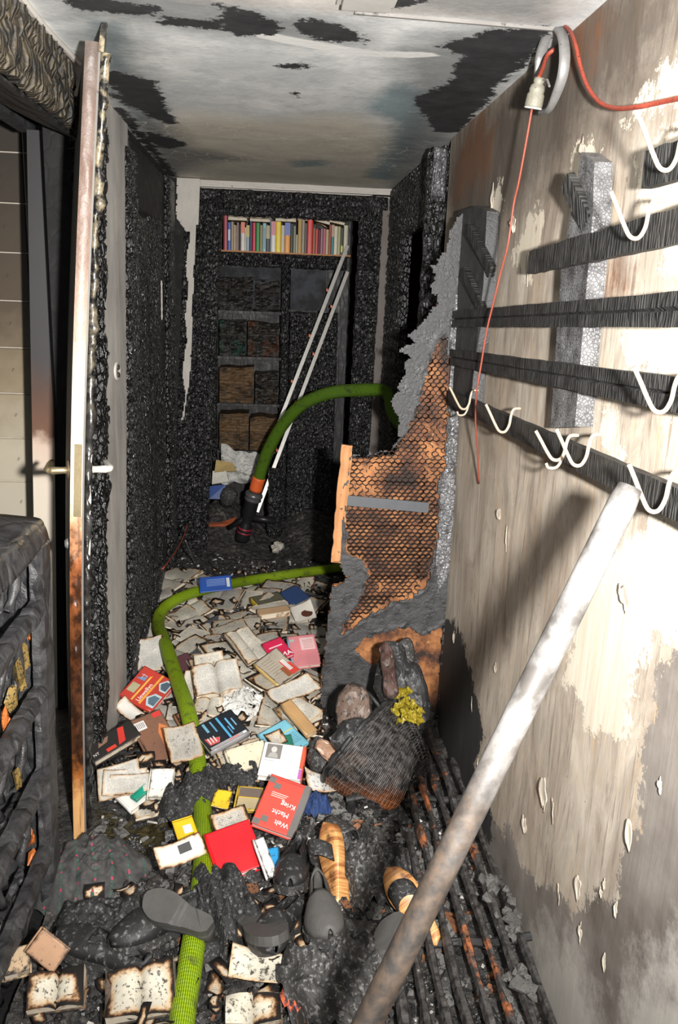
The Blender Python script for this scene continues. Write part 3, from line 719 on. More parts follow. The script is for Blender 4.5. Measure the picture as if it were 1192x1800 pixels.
# ------------------------------------------------------------------ hollow-core door leaf, burnt open to its honeycomb
YD = 2.75
def spoly(pts): return [(aty(x, y, YD)[0], aty(x, y, YD)[2]) for x, y in pts]
outl = spoly([(822,370),(800,384),(790,405),(783,440),(758,470),(766,485),(754,502),(766,522),(750,560),(735,575),(712,590),(722,602),(703,615),(713,630),(696,640),(711,652),(700,680),(687,705),(698,740),(703,762),(690,790),(660,796),(612,800),(604,830),(600,900),(590,970),(600,1000),(612,1012),(602,1026),(584,1030),(580,1060),(575,1110),(568,1180),(562,1262),(640,1275),(770,1292),(779,1150),(785,1060),(790,1000),(797,900),(801,800),(806,700),(811,600),(818,480),(823,400)])
honey = spoly([(613,806),(655,800),(690,786),(715,760),(735,710),(752,650),(770,600),(785,586),(791,640),(788,700),(786,760),(781,820),(772,850),(770,905),(768,950),(758,990),(748,1030),(725,1050),(690,1058),(650,1080),(602,1114),(602,1098),(630,1060),(650,1010),(640,985),(609,975),(607,900)])
bare = spoly([(625,1142),(640,1122),(690,1106),(720,1102),(742,1118),(780,1098),(776,1200),(766,1270),(745,1210),(735,1160),(700,1145),(682,1162),(650,1166)])
silver = spoly([(806,500),(822,500),(816,600),(810,700),(804,800),(800,900),(792,1000),(770,1040),(765,980),(772,900),(776,840),(788,760),(792,640),(790,570)])
dl = thing('door_3', 'burnt hollow-core door leaf with orange honeycomb showing through black skin', 'door', (.42, YD, 0), kind='structure')
res = .005; x0, z0 = .165, -.02; m = int(.50/res); n = int(1.90/res)
Jc, Ic = np.meshgrid((np.arange(m)+.5)*res+x0, (np.arange(n)+.5)*res+z0)
Jv, Iv = np.meshgrid(np.arange(m+1)*res+x0, np.arange(n+1)*res+z0)
def jn(s, a): return a*fbm(Jc*60, Ic*60, 0, s)
so, sh, sb, ss = sdf(outl, Jc, Ic), sdf(honey, Jc, Ic), sdf(bare, Jc, Ic), sdf(silver, Jc, Ic)
inside = (so+jn(1, .012) > 0) & (Ic > 0)
inside &= ~((so < .05) & (Ic > .75) & (Jc < .55) & (so+jn(1,.012)+.018*vnoise(Jc*35, Ic*35, 0, 9) < 0))
hole = (sh+jn(2, .014) > 0) | (sb+jn(3, .012) > 0)
f1, f2 = worley(Jv/.022, Iv/.020, 5); al = np.clip((f2-f1)/.3, 0, 1)
ssv = sdf(silver, Jv, Iv)
disp = .0015*fbm(Jv*30, Iv*30, 0, 3)+np.where(ssv > 0, .004*al+.004*np.clip(ssv/.02, 0, 1), .0008*al)
shv = np.maximum(sdf(honey, Jv, Iv), sdf(bare, Jv, Iv)); disp = disp+.004*np.exp(-((shv+.008)/.008)**2)*(.5+vnoise(Jv*50, Iv*50, 0, 4))
skin = inside & ~hole
o_ = (x0, YD-.001, z0)
# front towards -y: U=+x, V=+z -> UxV = -y
mb = mask_slab(skin & ~(ss > 0), o_, (1,0,0), (0,0,1), (0,-1,0), res, .004, disp)
obj('door_skin', mb, MAT['soot_board'], dl, world=True)
mb = mask_slab(skin & (ss > 0), o_, (1,0,0), (0,0,1), (0,-1,0), res, .006, disp)
obj('blistered_stile', mb, m_char('silvery_blistered_char', (.07,.07,.073), (.24,.24,.25), 55.0, (1,1,1), (.16,.35), .8, .7, .9), dl, world=True)
t = NT('scorched_core_board'); ob = t.coord(); n1 = t.noise(ob, 9.0, 6, .65); n2 = t.noise(ob, 60.0, 5, .7)
c = t.mix(t.rng(n1, .36, .54), (.42,.175,.06), (.12,.042,.017)); c = t.mix(t.rng(n1, .54, .62), c, (.025,.015,.011)); c = t.mix(t.rng(n2, .57, .68), c, (.04,.02,.012)); c = t.mix(t.rng(n2, .36, .28), c, (.56,.31,.13))
MAT['core'] = t.out(c, .75, t.bump(n2, .4, .004))
bk = (Ic > 0) & (so+jn(7, .012) > np.where(Ic > 1.02, .022, .004))
mb = mask_slab(bk, (x0, YD+.042, z0), (1,0,0), (0,0,1), (0,-1,0), res, .018, back=True)
obj('core_board', mb, MAT['core'], dl, world=True)
MAT['comb'] = m_plain('charred_paper_comb', (.06,.03,.018), .8, .6, 30, .2, soot=.5)
mb = MB(); cw, chh = .0215, .0195; seen = set()
for r in range(-2, 80):
    for q in range(-2, 26):
        cx = x0+q*cw+(cw/2 if r % 2 else 0); cz = .45+(r-2)*chh*.5*1.5/1.0*.9
        hx = [(cx+dx*cw/2, cz+dz*chh) for dx, dz in ((0,.5),(1,.18),(1,-.18),(0,-.5),(-1,-.18),(-1,.18))]
        for k in range(6):
            a, b = hx[k], hx[(k+1) % 6]; key = tuple(sorted(((round(a[0],3), round(a[1],3)), (round(b[0],3), round(b[1],3)))))
            if key in seen: continue
            mx, mz = np.array([(a[0]+b[0])/2]), np.array([(a[1]+b[1])/2])
            ii_, jj_ = int((mz[0]-z0)/res), int((mx[0]-x0)/res)
            if not (0 <= ii_ < n and 0 <= jj_ < m) or sh[ii_, jj_] < .004: continue
            seen.add(key)
            w1, w2 = [(p[0]+.002*float(vnoise(p[0]*90, p[1]*90, 0, 1)), p[1]+.002*float(vnoise(p[0]*90, p[1]*90, 3, 1))) for p in (a, b)]
            burn = .5*snoise(mx[0]*9, mz[0]*9, 0, 21)+.25*snoise(mx[0]*18, mz[0]*18, 0, 38)
            dep = .020 if burn < .12 else .011
            if burn > .28 and random.random() < .35: continue
            mb.bar((w1[0], YD+.024-dep/2, w1[1]), (w2[0], YD+.024-dep/2, w2[1]), .0022, dep, up=(0,1,0))
obj('honeycomb', mb, MAT['comb'], dl, world=True, stuff=True)
# hinge-side and free stiles, middle strap
p = [aty(613,800,YD), aty(606,900,YD), aty(600,985,YD)]
mb = char_slab((p[2][0]-.035, YD+.012, p[2][2]-.01), (1,0,0), (0,0,1), .038, .42, .02, .01, (.2,.2), .001, 41, .003, shear=.05)
obj('free_stile', mb, MAT['raw_wood'], dl, world=True)
a = aty(610,880,YD-.004); b = aty(754,893,YD-.004)
mb = MB(); mb.bar((a[0], YD+.001, a[2]), (b[0], YD+.001, b[2]), .036, .006, up=(0,1,0)); obj('metal_strap', mb, m_plain('blued_strap', (.10,.105,.115), .5, .3, 20, .05, .3, soot=.8), dl, world=True)

# ------------------------------------------------------------------ coat rack on the right wall
XK = .595
ck = thing('coat_rack', 'charred wooden coat rack of long slats and pale wire hooks on the right wall', 'coat rack', (XK, 2.0, 1.5))
MAT['upright'] = m_char('silvery_charred_upright', (.06,.06,.062), (.20,.20,.205), 150.0, (1,1,1), (.22,.45), .8, .6, .7)
def rack_slat(p0, p1, hgt, x=XK, split=True, ext=.9, th=.018, sag=0.0):
    a = atx(*p0, x); b = atx(*p1, x)
    if ext: b = b+(b-a)*((.45-b[1])/(b[1]-a[1])) if ext == 'near' else b
    n = 40; m = 7 if split else 5
    mbx = MB(); P = np.zeros((n, 2*m+2, 3))
    prof = []
    if split: prof = [(.0,-.5),(1,-.5),(1,-.06),(.55,-.0),(1,.06),(1,.5),(0,.5)]
    else: prof = [(.0,-.5),(1,-.5),(1,.5),(0,.5)]
    ring = []
    for i in range(n):
        s = i/(n-1); c = a+(b-a)*s
        row = []
        for q, (dx, dz) in enumerate(prof):
            jz = .0016*float(vnoise(c[1]*60, q*3.1, 0, 2)); jx = .0015*float(vnoise(c[1]*75, q*2.3, 5, 2))
            row.append((c[0]-dx*th+jx, c[1], c[2]+dz*hgt+jz+sag*math.sin(math.pi*s)))
        ring.append(row)
    m = len(prof)
    vs = [p for row in ring for p in row]
    fs = [(i*m+q, (i+1)*m+q, (i+1)*m+(q+1) % m, i*m+(q+1) % m) for i in range(n-1) for q in range(m)]+[tuple(range(m)), tuple((n-1)*m+q for q in range(m-1, -1, -1))]
    mbx.add(vs, fs); return obj('slat', mbx, MAT['rack'], ck, world=True)
rack_slat((806,561), (1192,545), .050, ext='near')
rack_slat((801,628), (1192,692), .050, ext='near')
rack_slat((796,698), (1192,880), .046, split=False, ext='near')
rack_slat((942,462), (1192,402), .050, split=False, ext='near')
rack_slat((1150,300), (1200,285), .055, split=False, ext='near')
# uprights against the wall
for pts, w in (([(1040,268),(1063,285),(1060,380),(1028,750),(984,752),(1003,470)], 0), ([(815,372),(850,362),(868,372),(862,500),(845,640),(838,735),(806,720),(815,560)], 1)):
    pp = [atx(x, y, XK+.02) for x, y in pts]; nn = len(pp)
    mb = MB(); mb.add([(XK, q[1], q[2]) for q in pp]+[(XR-.004, q[1], q[2]) for q in pp], [tuple(range(nn)), tuple(range(2*nn-1, nn-1, -1))]+[(i, (i+1) % nn, (i+1) % nn+nn, i+nn) for i in range(nn)])
    obj('upright', mb, MAT['upright'] if w == 0 else MAT['soot_board'], ck, world=True)
# broken slat stubs hanging askew
for (p0, p1, hh) in (((826,402),(866,478),.034), ((818,478),(850,548),.034), ((998,318),(1036,392),.040)):
    a = atx(*p0, XK-.02); b = atx(*p1, XK+.005)
    mb = MB(); mb.bar(a, b, hh, .016, up=(1,0,0)); obj('broken_slat', mb, MAT['rack'], ck, world=True)
def hook(px, py, sc=1.0, x=XK-.02, prong=False):
    b = atx(px, py, x); y, z = b[1], b[2]
    pts = [(x+.012, y, z+.026*sc), (x-.004, y, z+.024*sc), (x-.010, y-.001, z+.010*sc), (x-.013, y-.002, z-.012*sc), (x-.022, y-.003, z-.027*sc), (x-.036, y-.004, z-.026*sc), (x-.048, y-.004, z-.010*sc), (x-.062, y-.004, z+.014*sc), (x-.074, y-.004, z+.034*sc)]
    h = obj('hook', MB().tube(crv(pts, 5), .0034, 8), MAT['hook_wire'], ck, smooth=True, world=True)
    if prong:
      mb = MB(); mb.tube(crv([(x-.011, y, z+.004), (x-.015, y, z-.024*sc), (x-.024, y, z-.044*sc), (x-.040, y, z-.046*sc), (x-.046, y, z-.036*sc)], 4), .0030, 8); obj('prong', mb, MAT['hook_wire'], h, smooth=True, world=True)
for q in ((833,702,1,XK-.02,True), (905,738,1.05), (1004,786,.9,XK-.02,True), (1044,790,1.05), (1186,862,1.1), (1196,690,1.0), (1150,385,1.05), (1206,262,1.05)): hook(*q)

# ------------------------------------------------------------------ lamp socket, bands and cables
ls = thing('lamp_socket', 'melted lamp socket dangling between two curved metal bands at the ceiling corner', 'lamp socket', atx(940,160,.575))
def band(pts, x, w, xs=None):
    P = crv([atx(px, py, x if xs is None else xs[k]) for k, (px, py) in enumerate(pts)], 6)
    mbx = MB(); n = len(P); V = []
    for i in range(n):
        tt = (P[min(i+1, n-1)]-P[max(i-1, 0)]).normalized(); sd = tt.cross(Vector((-.30, -1, 0))).normalized()
        ww = w*(.55+.45*math.sin(math.pi*min(1, (i+3)/n*1.1)))
        V.append([tuple(P[i]+sd*ww/2+Vector((-.004,0,0))), tuple(P[i]+Vector((-.008,0,0))), tuple(P[i]-sd*ww/2+Vector((-.004,0,0)))])
    mbx.grid(np.array(V)); o = obj('metal_band', mbx, MAT['steel'], ls, smooth=True, world=True)
    md = o.modifiers.new('thick', 'SOLIDIFY'); md.thickness = .003; return o
band([(974,44),(962,72),(953,100),(949,125),(945,140)], .60, .022)
band([(976,44),(991,62),(996,95),(993,130),(982,165),(968,193),(952,198)], .60, .022)
a = Vector(atx(948,140,.565)); b = Vector(atx(937,190,.56))
ax = (b-a).normalized()
L = (b-a).length
mb = MB(); mb.lathe([(.002,-.004),(.011,-.004),(.012,.004),(.010,.008),(.015,.012),(.017,.02),(.016,.026),(.019,.03),(.0195,.05),(.019,L),(.0165,L)], a, 22, ax); so_ = obj('socket_body', mb, m_plain('melted_socket_plastic', (.20,.19,.15), .5, .35, 40, .4, soot=.66), ls, smooth=True, world=True)
mb = MB(); mb.lathe([(.019,L-.002),(.0198,L+.001),(.017,L+.002),(.001,L+.001)], a, 22, ax); obj('socket_rim', mb, MAT['white_metal'], so_, smooth=True, world=True)
mb = MB(); mb.bar(Vector(atx(962,140,.57)), Vector(atx(966,152,.57)), .004, .003); mb.bar(Vector(atx(952,141,.57)), Vector(atx(962,140,.57)), .004, .003); obj('clip', mb, MAT['steel'], ls, world=True)
mb = MB(); mb.tube(crv([atx(x, y, q) for x, y, q in ((946,140,.565),(955,118,.585),(962,98,.60),(975,86,.615))], 5), .005, 8); obj('socket_lead', mb, MAT['cable'], ls, smooth=True, world=True)
mb = MB(); mb.tube(crv([atx(x, y, q) for x, y, q in ((935,192,.56),(925,250,.56),(912,320,.56),(903,360,.56),(893,430,.558),(880,480,.556),(868,530,.553),(856,580,.55),(846,640,.55),(838,690,.55),(836,740,.57),(840,800,.60),(842,850,.625))], 5), .0025, 8)
tag(obj('hanging_cord', mb, MAT['cable_pale'], smooth=True), 'faded red cord hanging from the lamp socket in front of the slats', 'cord')
mb = MB(); mb.tube(crv([atx(x, y, q) for x, y, q in ((980,42,.615),(1000,52,.605),(1012,80,.60),(1020,115,.60),(1032,150,.60),(1052,178,.60),(1080,190,.60),(1120,188,.60),(1160,180,.61),(1230,165,.61))], 6), .0042, 8)
tag(obj('wall_cable', mb, MAT['cable'], smooth=True), 'red sooty cable looping right from the lamp socket along the wall', 'cable')

# ------------------------------------------------------------------ pole leaning on the rack
a, b = CAM+ray(1108,856)*1.09, CAM+ray(645,1800)*1.10
e = a+(b-a)*((a[2]-.012)/(a[2]-b[2]))
n = 60; pts = [a+(e-a)*k/(n-1) for k in range(n)]
t = NT('scorched_pole'); ob = t.coord(); n1 = t.noise(ob, 11.0, 6, .6); n2 = t.noise(ob, 50.0, 4); z = t.n('SeparateXYZ', _0=t.n('NewGeometry').outputs['Position']).outputs[2]
c = t.mix(t.rng(n1, .40, .56), (.05,.047,.044), (.17,.166,.162)); c = t.mix(t.math('MULTIPLY', t.rng(t.math('ADD', z, t.math('MULTIPLY', n1, .3)), 1.22, .98), .95), c, t.mix(t.rng(n2, .35, .65), (.022,.019,.017), (.075,.052,.036)))
c = t.mix(t.rng(n2, .66, .72), c, (.07,.06,.05))
MAT['pole'] = t.out(c, .55, t.bump(n2, .2, .003))
mb = MB(); mb.tube(pts, [.016 if k == 0 else .0192 for k in range(n)], 20)
tag(obj('pole', mb, MAT['pole'], smooth=True), 'long scorched round pole leaning from the floor onto the coat rack', 'pole')

# ------------------------------------------------------------------ fire hoses
t = NT('lime_hose'); uv = t.n('UVMap'); sx = t.n('SeparateXYZ', _0=uv); ob = t.coord(); n1 = t.noise(ob, 18.0, 6, .65); n2 = t.noise(ob, 70.0, 4, .7)
rib = t.math('SINE', t.math('MULTIPLY', sx.outputs[0], 2*math.pi*34))
wv = t.math('SINE', t.math('MULTIPLY', sx.outputs[1], 2*math.pi*110))
c = t.mix(t.rng(rib, -.6, .5), (.10,.19,.004), (.33,.46,.012))
c = t.mix(t.rng(n1, .56, .68), c, (.10,.13,.02)); c = t.mix(t.rng(n2, .64, .70), c, (.02,.022,.015))
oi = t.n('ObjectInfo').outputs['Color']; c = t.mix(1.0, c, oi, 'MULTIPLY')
MAT['hose'] = t.out(c, .5, t.bump(t.math('ADD', rib, t.math('MULTIPLY', wv, .4)), .5, .003), spec=.4)
# ------------------------------------------------------------------ rubble surface
def heap(x, y):
    x = np.asarray(x, float); y = np.asarray(y, float)
    h = .018+.03*np.clip(fbm(x*5, y*5, 0, 31)+.35, 0, 1)+.012*np.abs(vnoise(x*28, y*28, 0, 33))+.010*np.abs(vnoise(x*60, y*60, 0, 35))
    h = h+.10*np.exp(-((x-.0)/.34)**2-((y-3.05)/.62)**2)*(y < 9)
    h = h+.07*np.exp(-((x-.30)/.22)**2-((y-1.75)/.45)**2)
    h = h+.05*np.exp(-((x+.05)/.35)**2-((y-1.65)/.35)**2)
    h = h+.10*np.exp(-((x+.42)/.16)**2-((y-4.2)/.5)**2)
    h = h+.24*np.exp(-((x+.30)/.22)**2-((y-5.1)/.30)**2)+.16*np.exp(-((x-.30)/.25)**2-((y-5.2)/.35)**2)
    h = h-.035*np.exp(-((x+.36)/.16)**2-((y-2.15)/.17)**2)
    return np.maximum(h, .004)
_hx = np.arange(-.7, .75, .006); _hy = np.arange(.2, 5.8, .006)
_HG = heap(*np.meshgrid(_hx, _hy)); _HL = _HG.tolist()
def hp(x, y):
    j = min(max(int((x+.7)/.006+.5), 0), len(_hx)-1); i = min(max(int((y-.2)/.006+.5), 0), len(_hy)-1)
    return _HL[i][j]
t = NT('charred_rubble'); ob = t.coord(); n1 = t.noise(ob, 7.0, 6, .65); n2 = t.noise(ob, 45.0, 6, .7); n3 = t.noise(ob, 170.0, 4, .7)
c = t.mix(t.rng(n2, .35, .7), (.010,.010,.010), (.075,.07,.066)); c = t.mix(t.math('MULTIPLY', t.rng(n1, .52, .66), t.rng(n2, .4, .6)), c, (.19,.165,.145))
c = t.mix(t.rng(n3, .62, .68), c, (.36,.35,.335)); wet = t.rng(t.math('ADD', t.attr('wet'), t.math('MULTIPLY', t.math('SUBTRACT', n2, .5), .10)), -.01, .02)
c = t.mix(wet, c, t.mix(t.rng(n2, .4, .65), (.055,.042,.012), (.015,.012,.006)))
rg = t.math('MINIMUM', t.rng(n2, .3, .7, .3, .8), t.rng(wet, 0, 1, 1, .22))
MAT['rubble'] = t.out(c, rg, t.bump(t.math('ADD', n2, t.math('MULTIPLY', n3, .5)), .8, .012))
xs = np.arange(XL+.002, XR, .014); ys = np.arange(.35, 5.55, .014)
X, Y = np.meshgrid(xs, ys)
Zh = heap(X, Y)
wetp = [tuple(atz(x, y, .01)[:2]) for x, y in [(165,1420),(215,1440),(300,1440),(325,1480),(300,1545),(230,1530),(170,1490)]]
mb = MB().grid(np.stack([X, Y, Zh], -1), wet=un([wetp], X, Y))
rb = obj('rubble', mb, MAT['rubble'], smooth=False, stuff=True); tag(rb, 'layer of black ash and charred rubble covering the corridor floor', 'rubble')
# side-room rubble behind the open door
xs = np.arange(-1.3, XL+.01, .03); ys = np.arange(1.95, 3.0, .03); X, Y = np.meshgrid(xs, ys)
mb = MB().grid(np.stack([X, Y, .01+.03*np.abs(fbm(X*9, Y*9))], -1), wet=X*0-1)
tag(obj('rubble', mb, MAT['rubble'], stuff=True), 'thin ash on the side room floor behind the open door', 'rubble')

def shards(name, n, region, size, mat, label, seed, lift=.0, thin=.25):
    rn = random.Random(seed); mbx = MB(); k = 0
    while k < n:
        x = rn.uniform(region[0], region[1]); y = rn.uniform(region[2], region[3]); s = rn.uniform(*size)*(1.0 if rn.random() < .8 else 1.8)
        z = hp(x, y)+lift+rn.uniform(-.2, .5)*s
        M = Matrix.Translation((x, y, z)) @ Matrix.Rotation(rn.uniform(0, 6.28), 4, 'Z') @ Matrix.Rotation(rn.gauss(0, .55), 4, 'X') @ Matrix.Rotation(rn.gauss(0, .4), 4, 'Y')
        a, b, c = s*rn.uniform(.5, 1.2), s*rn.uniform(.25, .8), s*thin*rn.uniform(.4, 1.4)
        V = [(-a,-b*rn.uniform(.5,1),0),(a*rn.uniform(.4,1),-b,0),(a,b*rn.uniform(.3,1),0),(-a*rn.uniform(.5,1),b,0)]
        vs = [M @ Vector((p[0], p[1], -c)) for p in V]+[M @ Vector((p[0]*.85, p[1]*.85, c*rn.uniform(.4,1.2))) for p in V]
        mbx.add(vs, [(3,2,1,0),(4,5,6,7),(0,1,5,4),(1,2,6,5),(2,3,7,6),(3,0,4,7)]); k += 1
    o = obj(name, mbx, mat, stuff=True); tag(o, label, 'debris'); return o
shards('charred_fragments', 3600, (XL+.05, XR-.06, 1.0, 4.62), (.006,.022), MAT['char_fine'], 'countless small charred fragments strewn over the floor', 1)
shards('ash_flakes', 1100, (XL+.05, XR-.06, 1.0, 4.62), (.004,.010), m_plain('white_ash', (.55,.53,.50), .8, .3, 40, .2, soot=.62), 'small pale ash flakes sprinkled over the rubble', 2, .004)
shards('brown_fragments', 260, (-.2, XR-.05, 1.1, 3.0), (.006,.018), m_plain('scorched_splinters', (.24,.10,.045), .7, .6, 30, .3, soot=.52), 'small scorched brown wood fragments in the rubble', 3, .004)
shards('grey_crusts', 700, (XL+.05, .58, 1.1, 2.3), (.006,.024), m_plain('grey_crust', (.16,.155,.148), .8, .6, 30, .6, soot=.50), 'grey and beige crusts of ash in the near rubble', 6, .004, .4)
shards('charred_lumps', 260, (XL+.05, .58, 1.15, 2.1), (.012,.03), MAT['rubber'], 'dark crusty lumps in the near rubble', 4, .0, .5)

# ------------------------------------------------------------------ paper and covers
def m_paper(name, text=True, burn=.0, tone=(.70,.66,.57), dirty=.60):
    t = NT(name); ob = t.coord(); n1 = t.noise(ob, 30.0, 6, .65); n2 = t.noise(ob, 90.0, 5, .7); n3 = t.noise(ob, 9.0, 4)
    oi = t.n('ObjectInfo'); rnd = oi.outputs['Random']
    e = t.math('ADD', t.attr('edge'), t.math('MULTIPLY', t.math('SUBTRACT', n1, .50), .030))
    e = t.math('SUBTRACT', e, t.math('MULTIPLY', t.math('SUBTRACT', rnd, .35), burn))
    tone2 = tuple(x*.62 for x in tone)
    c = t.mix(t.rng(n3, .35, .7), tone, tone2)
    if text:
        uv = t.n('SeparateXYZ', _0=t.n('UVMap'))
        line = t.math('FRACT', t.math('MULTIPLY', uv.outputs[1], 1/.0052))
        row = t.math('FLOOR', t.math('MULTIPLY', uv.outputs[1], 1/.0052))
        wn = t.n('TexNoise', {'noise_dimensions': '2D'}, Vector=t.n('CombineXYZ', _0=t.math('MULTIPLY', uv.outputs[0], 420.0), _1=t.math('MULTIPLY', row, 7.3)), Scale=1.0, Detail=2.0).outputs[0]
        ink = t.math('MULTIPLY', t.rng(line, .45, .55, 1, 0), t.rng(wn, .44, .50))
        ink = t.math('MULTIPLY', ink, t.rng(t.attr('edge'), .011, .014))
        c = t.mix(t.math('MULTIPLY', ink, .55), c, (.10,.09,.085))
    c = t.mix(t.rng(n2, dirty, dirty+.08), c, (.05,.045,.04))
    c = t.mix(t.math('MULTIPLY', t.rng(e, .012, .002), .8), c, (.50,.32,.16)); c = t.mix(t.rng(e, .004, -.001), c, (.12,.05,.02)); c = t.mix(t.rng(e, .000, -.004), c, (.012,.011,.010))
    return t.out(c, .8, t.bump(n1, .15, .003), spec=.2)
MAT['page'] = m_paper('printed_page', True, .012)
MAT['page_clean'] = m_paper('clean_page', True, .004, (.76,.74,.68), .70)
MAT['page_white'] = m_paper('plain_white_page', False, .003, (.78,.76,.71), .70)
MAT['page_burnt'] = m_paper('burnt_printed_page', True, .022, (.62,.58,.49), .60)
MAT['page_grey'] = m_paper('smoke_grey_page', True, .016, (.52,.495,.44), .58)
MAT['page_ashy'] = m_paper('ash_smeared_page', False, .03, (.62,.58,.48), .53)
MAT['ash_paper'] = m_paper('white_ash_paper', False, .0, (.70,.69,.66), .55)
t = NT('page_edges'); uv = t.n('SeparateXYZ', _0=t.n('UVMap')); ob = t.coord(); n1 = t.noise(ob, 25.0, 5); st = t.n('TexNoise', {'noise_dimensions': '1D'}, W=t.math('MULTIPLY', uv.outputs[1], 900.0), Scale=1.0, Detail=2.0).outputs[0]
c = t.mix(t.rng(st, .35, .65), (.62,.52,.38), (.80,.74,.62)); c = t.mix(t.rng(n1, .55, .68), c, (.22,.11,.04)); c = t.mix(t.rng(n1, .66, .75), c, (.015,.012,.010))
MAT['edges'] = t.out(c, .8, t.bump(st, .3, .002))
t = NT('page_edges_clean'); uv = t.n('SeparateXYZ', _0=t.n('UVMap')); st = t.n('TexNoise', {'noise_dimensions': '1D'}, W=t.math('MULTIPLY', uv.outputs[1], 900.0), Scale=1.0, Detail=2.0).outputs[0]; ob = t.coord(); n1 = t.noise(ob, 25.0, 5)
MAT['edges_clean'] = t.out(t.mix(t.rng(n1, .62, .72), t.mix(t.rng(st, .35, .65), (.74,.70,.62), (.88,.86,.80)), (.5,.36,.2)), .8)
def m_cover(name, rough=.38, dirt=.60, burn=1.0):
    t = NT(name); ob = t.coord(); n1 = t.noise(ob, 24.0, 6, .65); n2 = t.noise(ob, 80.0, 5, .72); n3 = t.noise(ob, 8.0, 4); oi = t.n('ObjectInfo')
    c = t.mix(t.math('MULTIPLY', t.rng(n3, .4, .8), .35), oi.outputs['Color'], (.05,.045,.04))
    c = t.mix(t.rng(n2, dirt, dirt+.07), c, (.025,.022,.02))
    e = t.math('ADD', t.attr('edge'), t.math('MULTIPLY', t.math('SUBTRACT', n1, .56), .030*burn))
    c = t.mix(t.math('MULTIPLY', t.rng(e, .004, -.004), min(1, burn)), c, (.02,.016,.014))
    return t.out(c, rough, t.bump(n1, .12, .003), spec=.45)
MAT['cover'] = m_cover('book_cover'); MAT['cover_clean'] = m_cover('clean_book_cover', .35, .70, .25); MAT['cover_burnt'] = m_cover('burnt_book_cover', .5, .54, 1.8)
MAT['print'] = m_cover('cover_print', .4, .74, 0.0)
MAT['spine'] = m_cover('shelf_book_cover', .4, .70, 0.0)

def axis_rows(L, margins=(.004,.012)):
    a = [0]+[q for q in margins if q < L/2]; c = np.linspace(margins[-1], L-margins[-1], 6)[1:-1].tolist() if L > .06 else [L/2]
    return np.array(sorted(set(a+c+[L-q for q in a])))
def sheet(mb, w, h, fz, x0=None, y0=None, gutter=None):
    """surface w*h centred (or from x0,y0) with height fz(x,y); UV in metres; edge attribute"""
    x0 = -w/2 if x0 is None else x0; y0 = -h/2 if y0 is None else y0
    u = axis_rows(w); v = axis_rows(h); U, V = np.meshgrid(u, v)
    e = np.minimum(np.minimum(V, h-V), np.minimum(U if gutter != 'L' else U+1, (w-U) if gutter != 'R' else w-U+1))
    x = x0+U; y = y0+V; z = fz(x, y)
    mb.grid(np.stack([x, y, z], -1), np.stack([U, V], -1), edge=e); return x, y, z
def block(mb_top, mb_side, w, h, fz, zb=0.0, **kw):
    x, y, z = sheet(mb_top, w, h, fz, **kw)
    n, m = x.shape; rim = [(0, j) for j in range(m)]+[(i, m-1) for i in range(1, n)]+[(n-1, j) for j in range(m-2, -1, -1)]+[(i, 0) for i in range(n-2, 0, -1)]
    vs = []; uvs = []; L = 0; prev = None
    for (i, j) in rim+[rim[0]]:
        p = (x[i, j], y[i, j], z[i, j])
        if prev: L += math.hypot(p[0]-prev[0], p[1]-prev[1])
        prev = p
        vs += [p, (p[0], p[1], zb)]; uvs += [(L, p[2]), (L, zb)]
    k = len(rim)
    mb_side.add(vs, [(2*q, 2*q+1, 2*q+3, 2*q+2) for q in range(k)], uvs, edge=[.03]*len(vs))

def open_book(root, w, h, t, page, cov, seed=0, curl=.01, edges=None):
    """spread: two page blocks, spine along local y; w = full spread width"""
    rn = random.Random(seed); hw = w/2; edges = edges or MAT['edges']
    for s in (-1, 1):
        tt = t*rn.uniform(.55, 1.1); ph = rn.uniform(0, 6); c1 = curl*rn.uniform(.3, 1.4)
        def fz(x, y, s=s, tt=tt, ph=ph, c1=c1):
            a = abs(x); base = .003+tt*(1-np.exp(-a/.010))*(1-.35*a/hw)
            return base+c1*(a/hw)**2*np.sin(y/h*3+ph)*.6+.002*np.sin(y*40+ph)*a/hw
        top, side = MB(), MB()
        if s < 0: block(top, side, hw, h, fz, .002, x0=-hw, gutter='R')
        else: block(top, side, hw, h, fz, .002, x0=0.0, gutter='L')
        pb = obj('page_block', side, edges, root)
        obj('page_surface', top, page, pb, smooth=True)
    mb = MB(); d = .004
    e = [.0 if k in (0,1,2,3,4,5,6,7) else .02 for k in range(8)]
    def fzc(x, y): return 0*x+.0015
    sheet(mb, w+2*d, h+2*d, fzc); mb2 = mb
    o = obj('cover', mb2, MAT['cover_burnt'], root, color=cov); md = o.modifiers.new('thick', 'SOLIDIFY'); md.thickness = .003
    return root
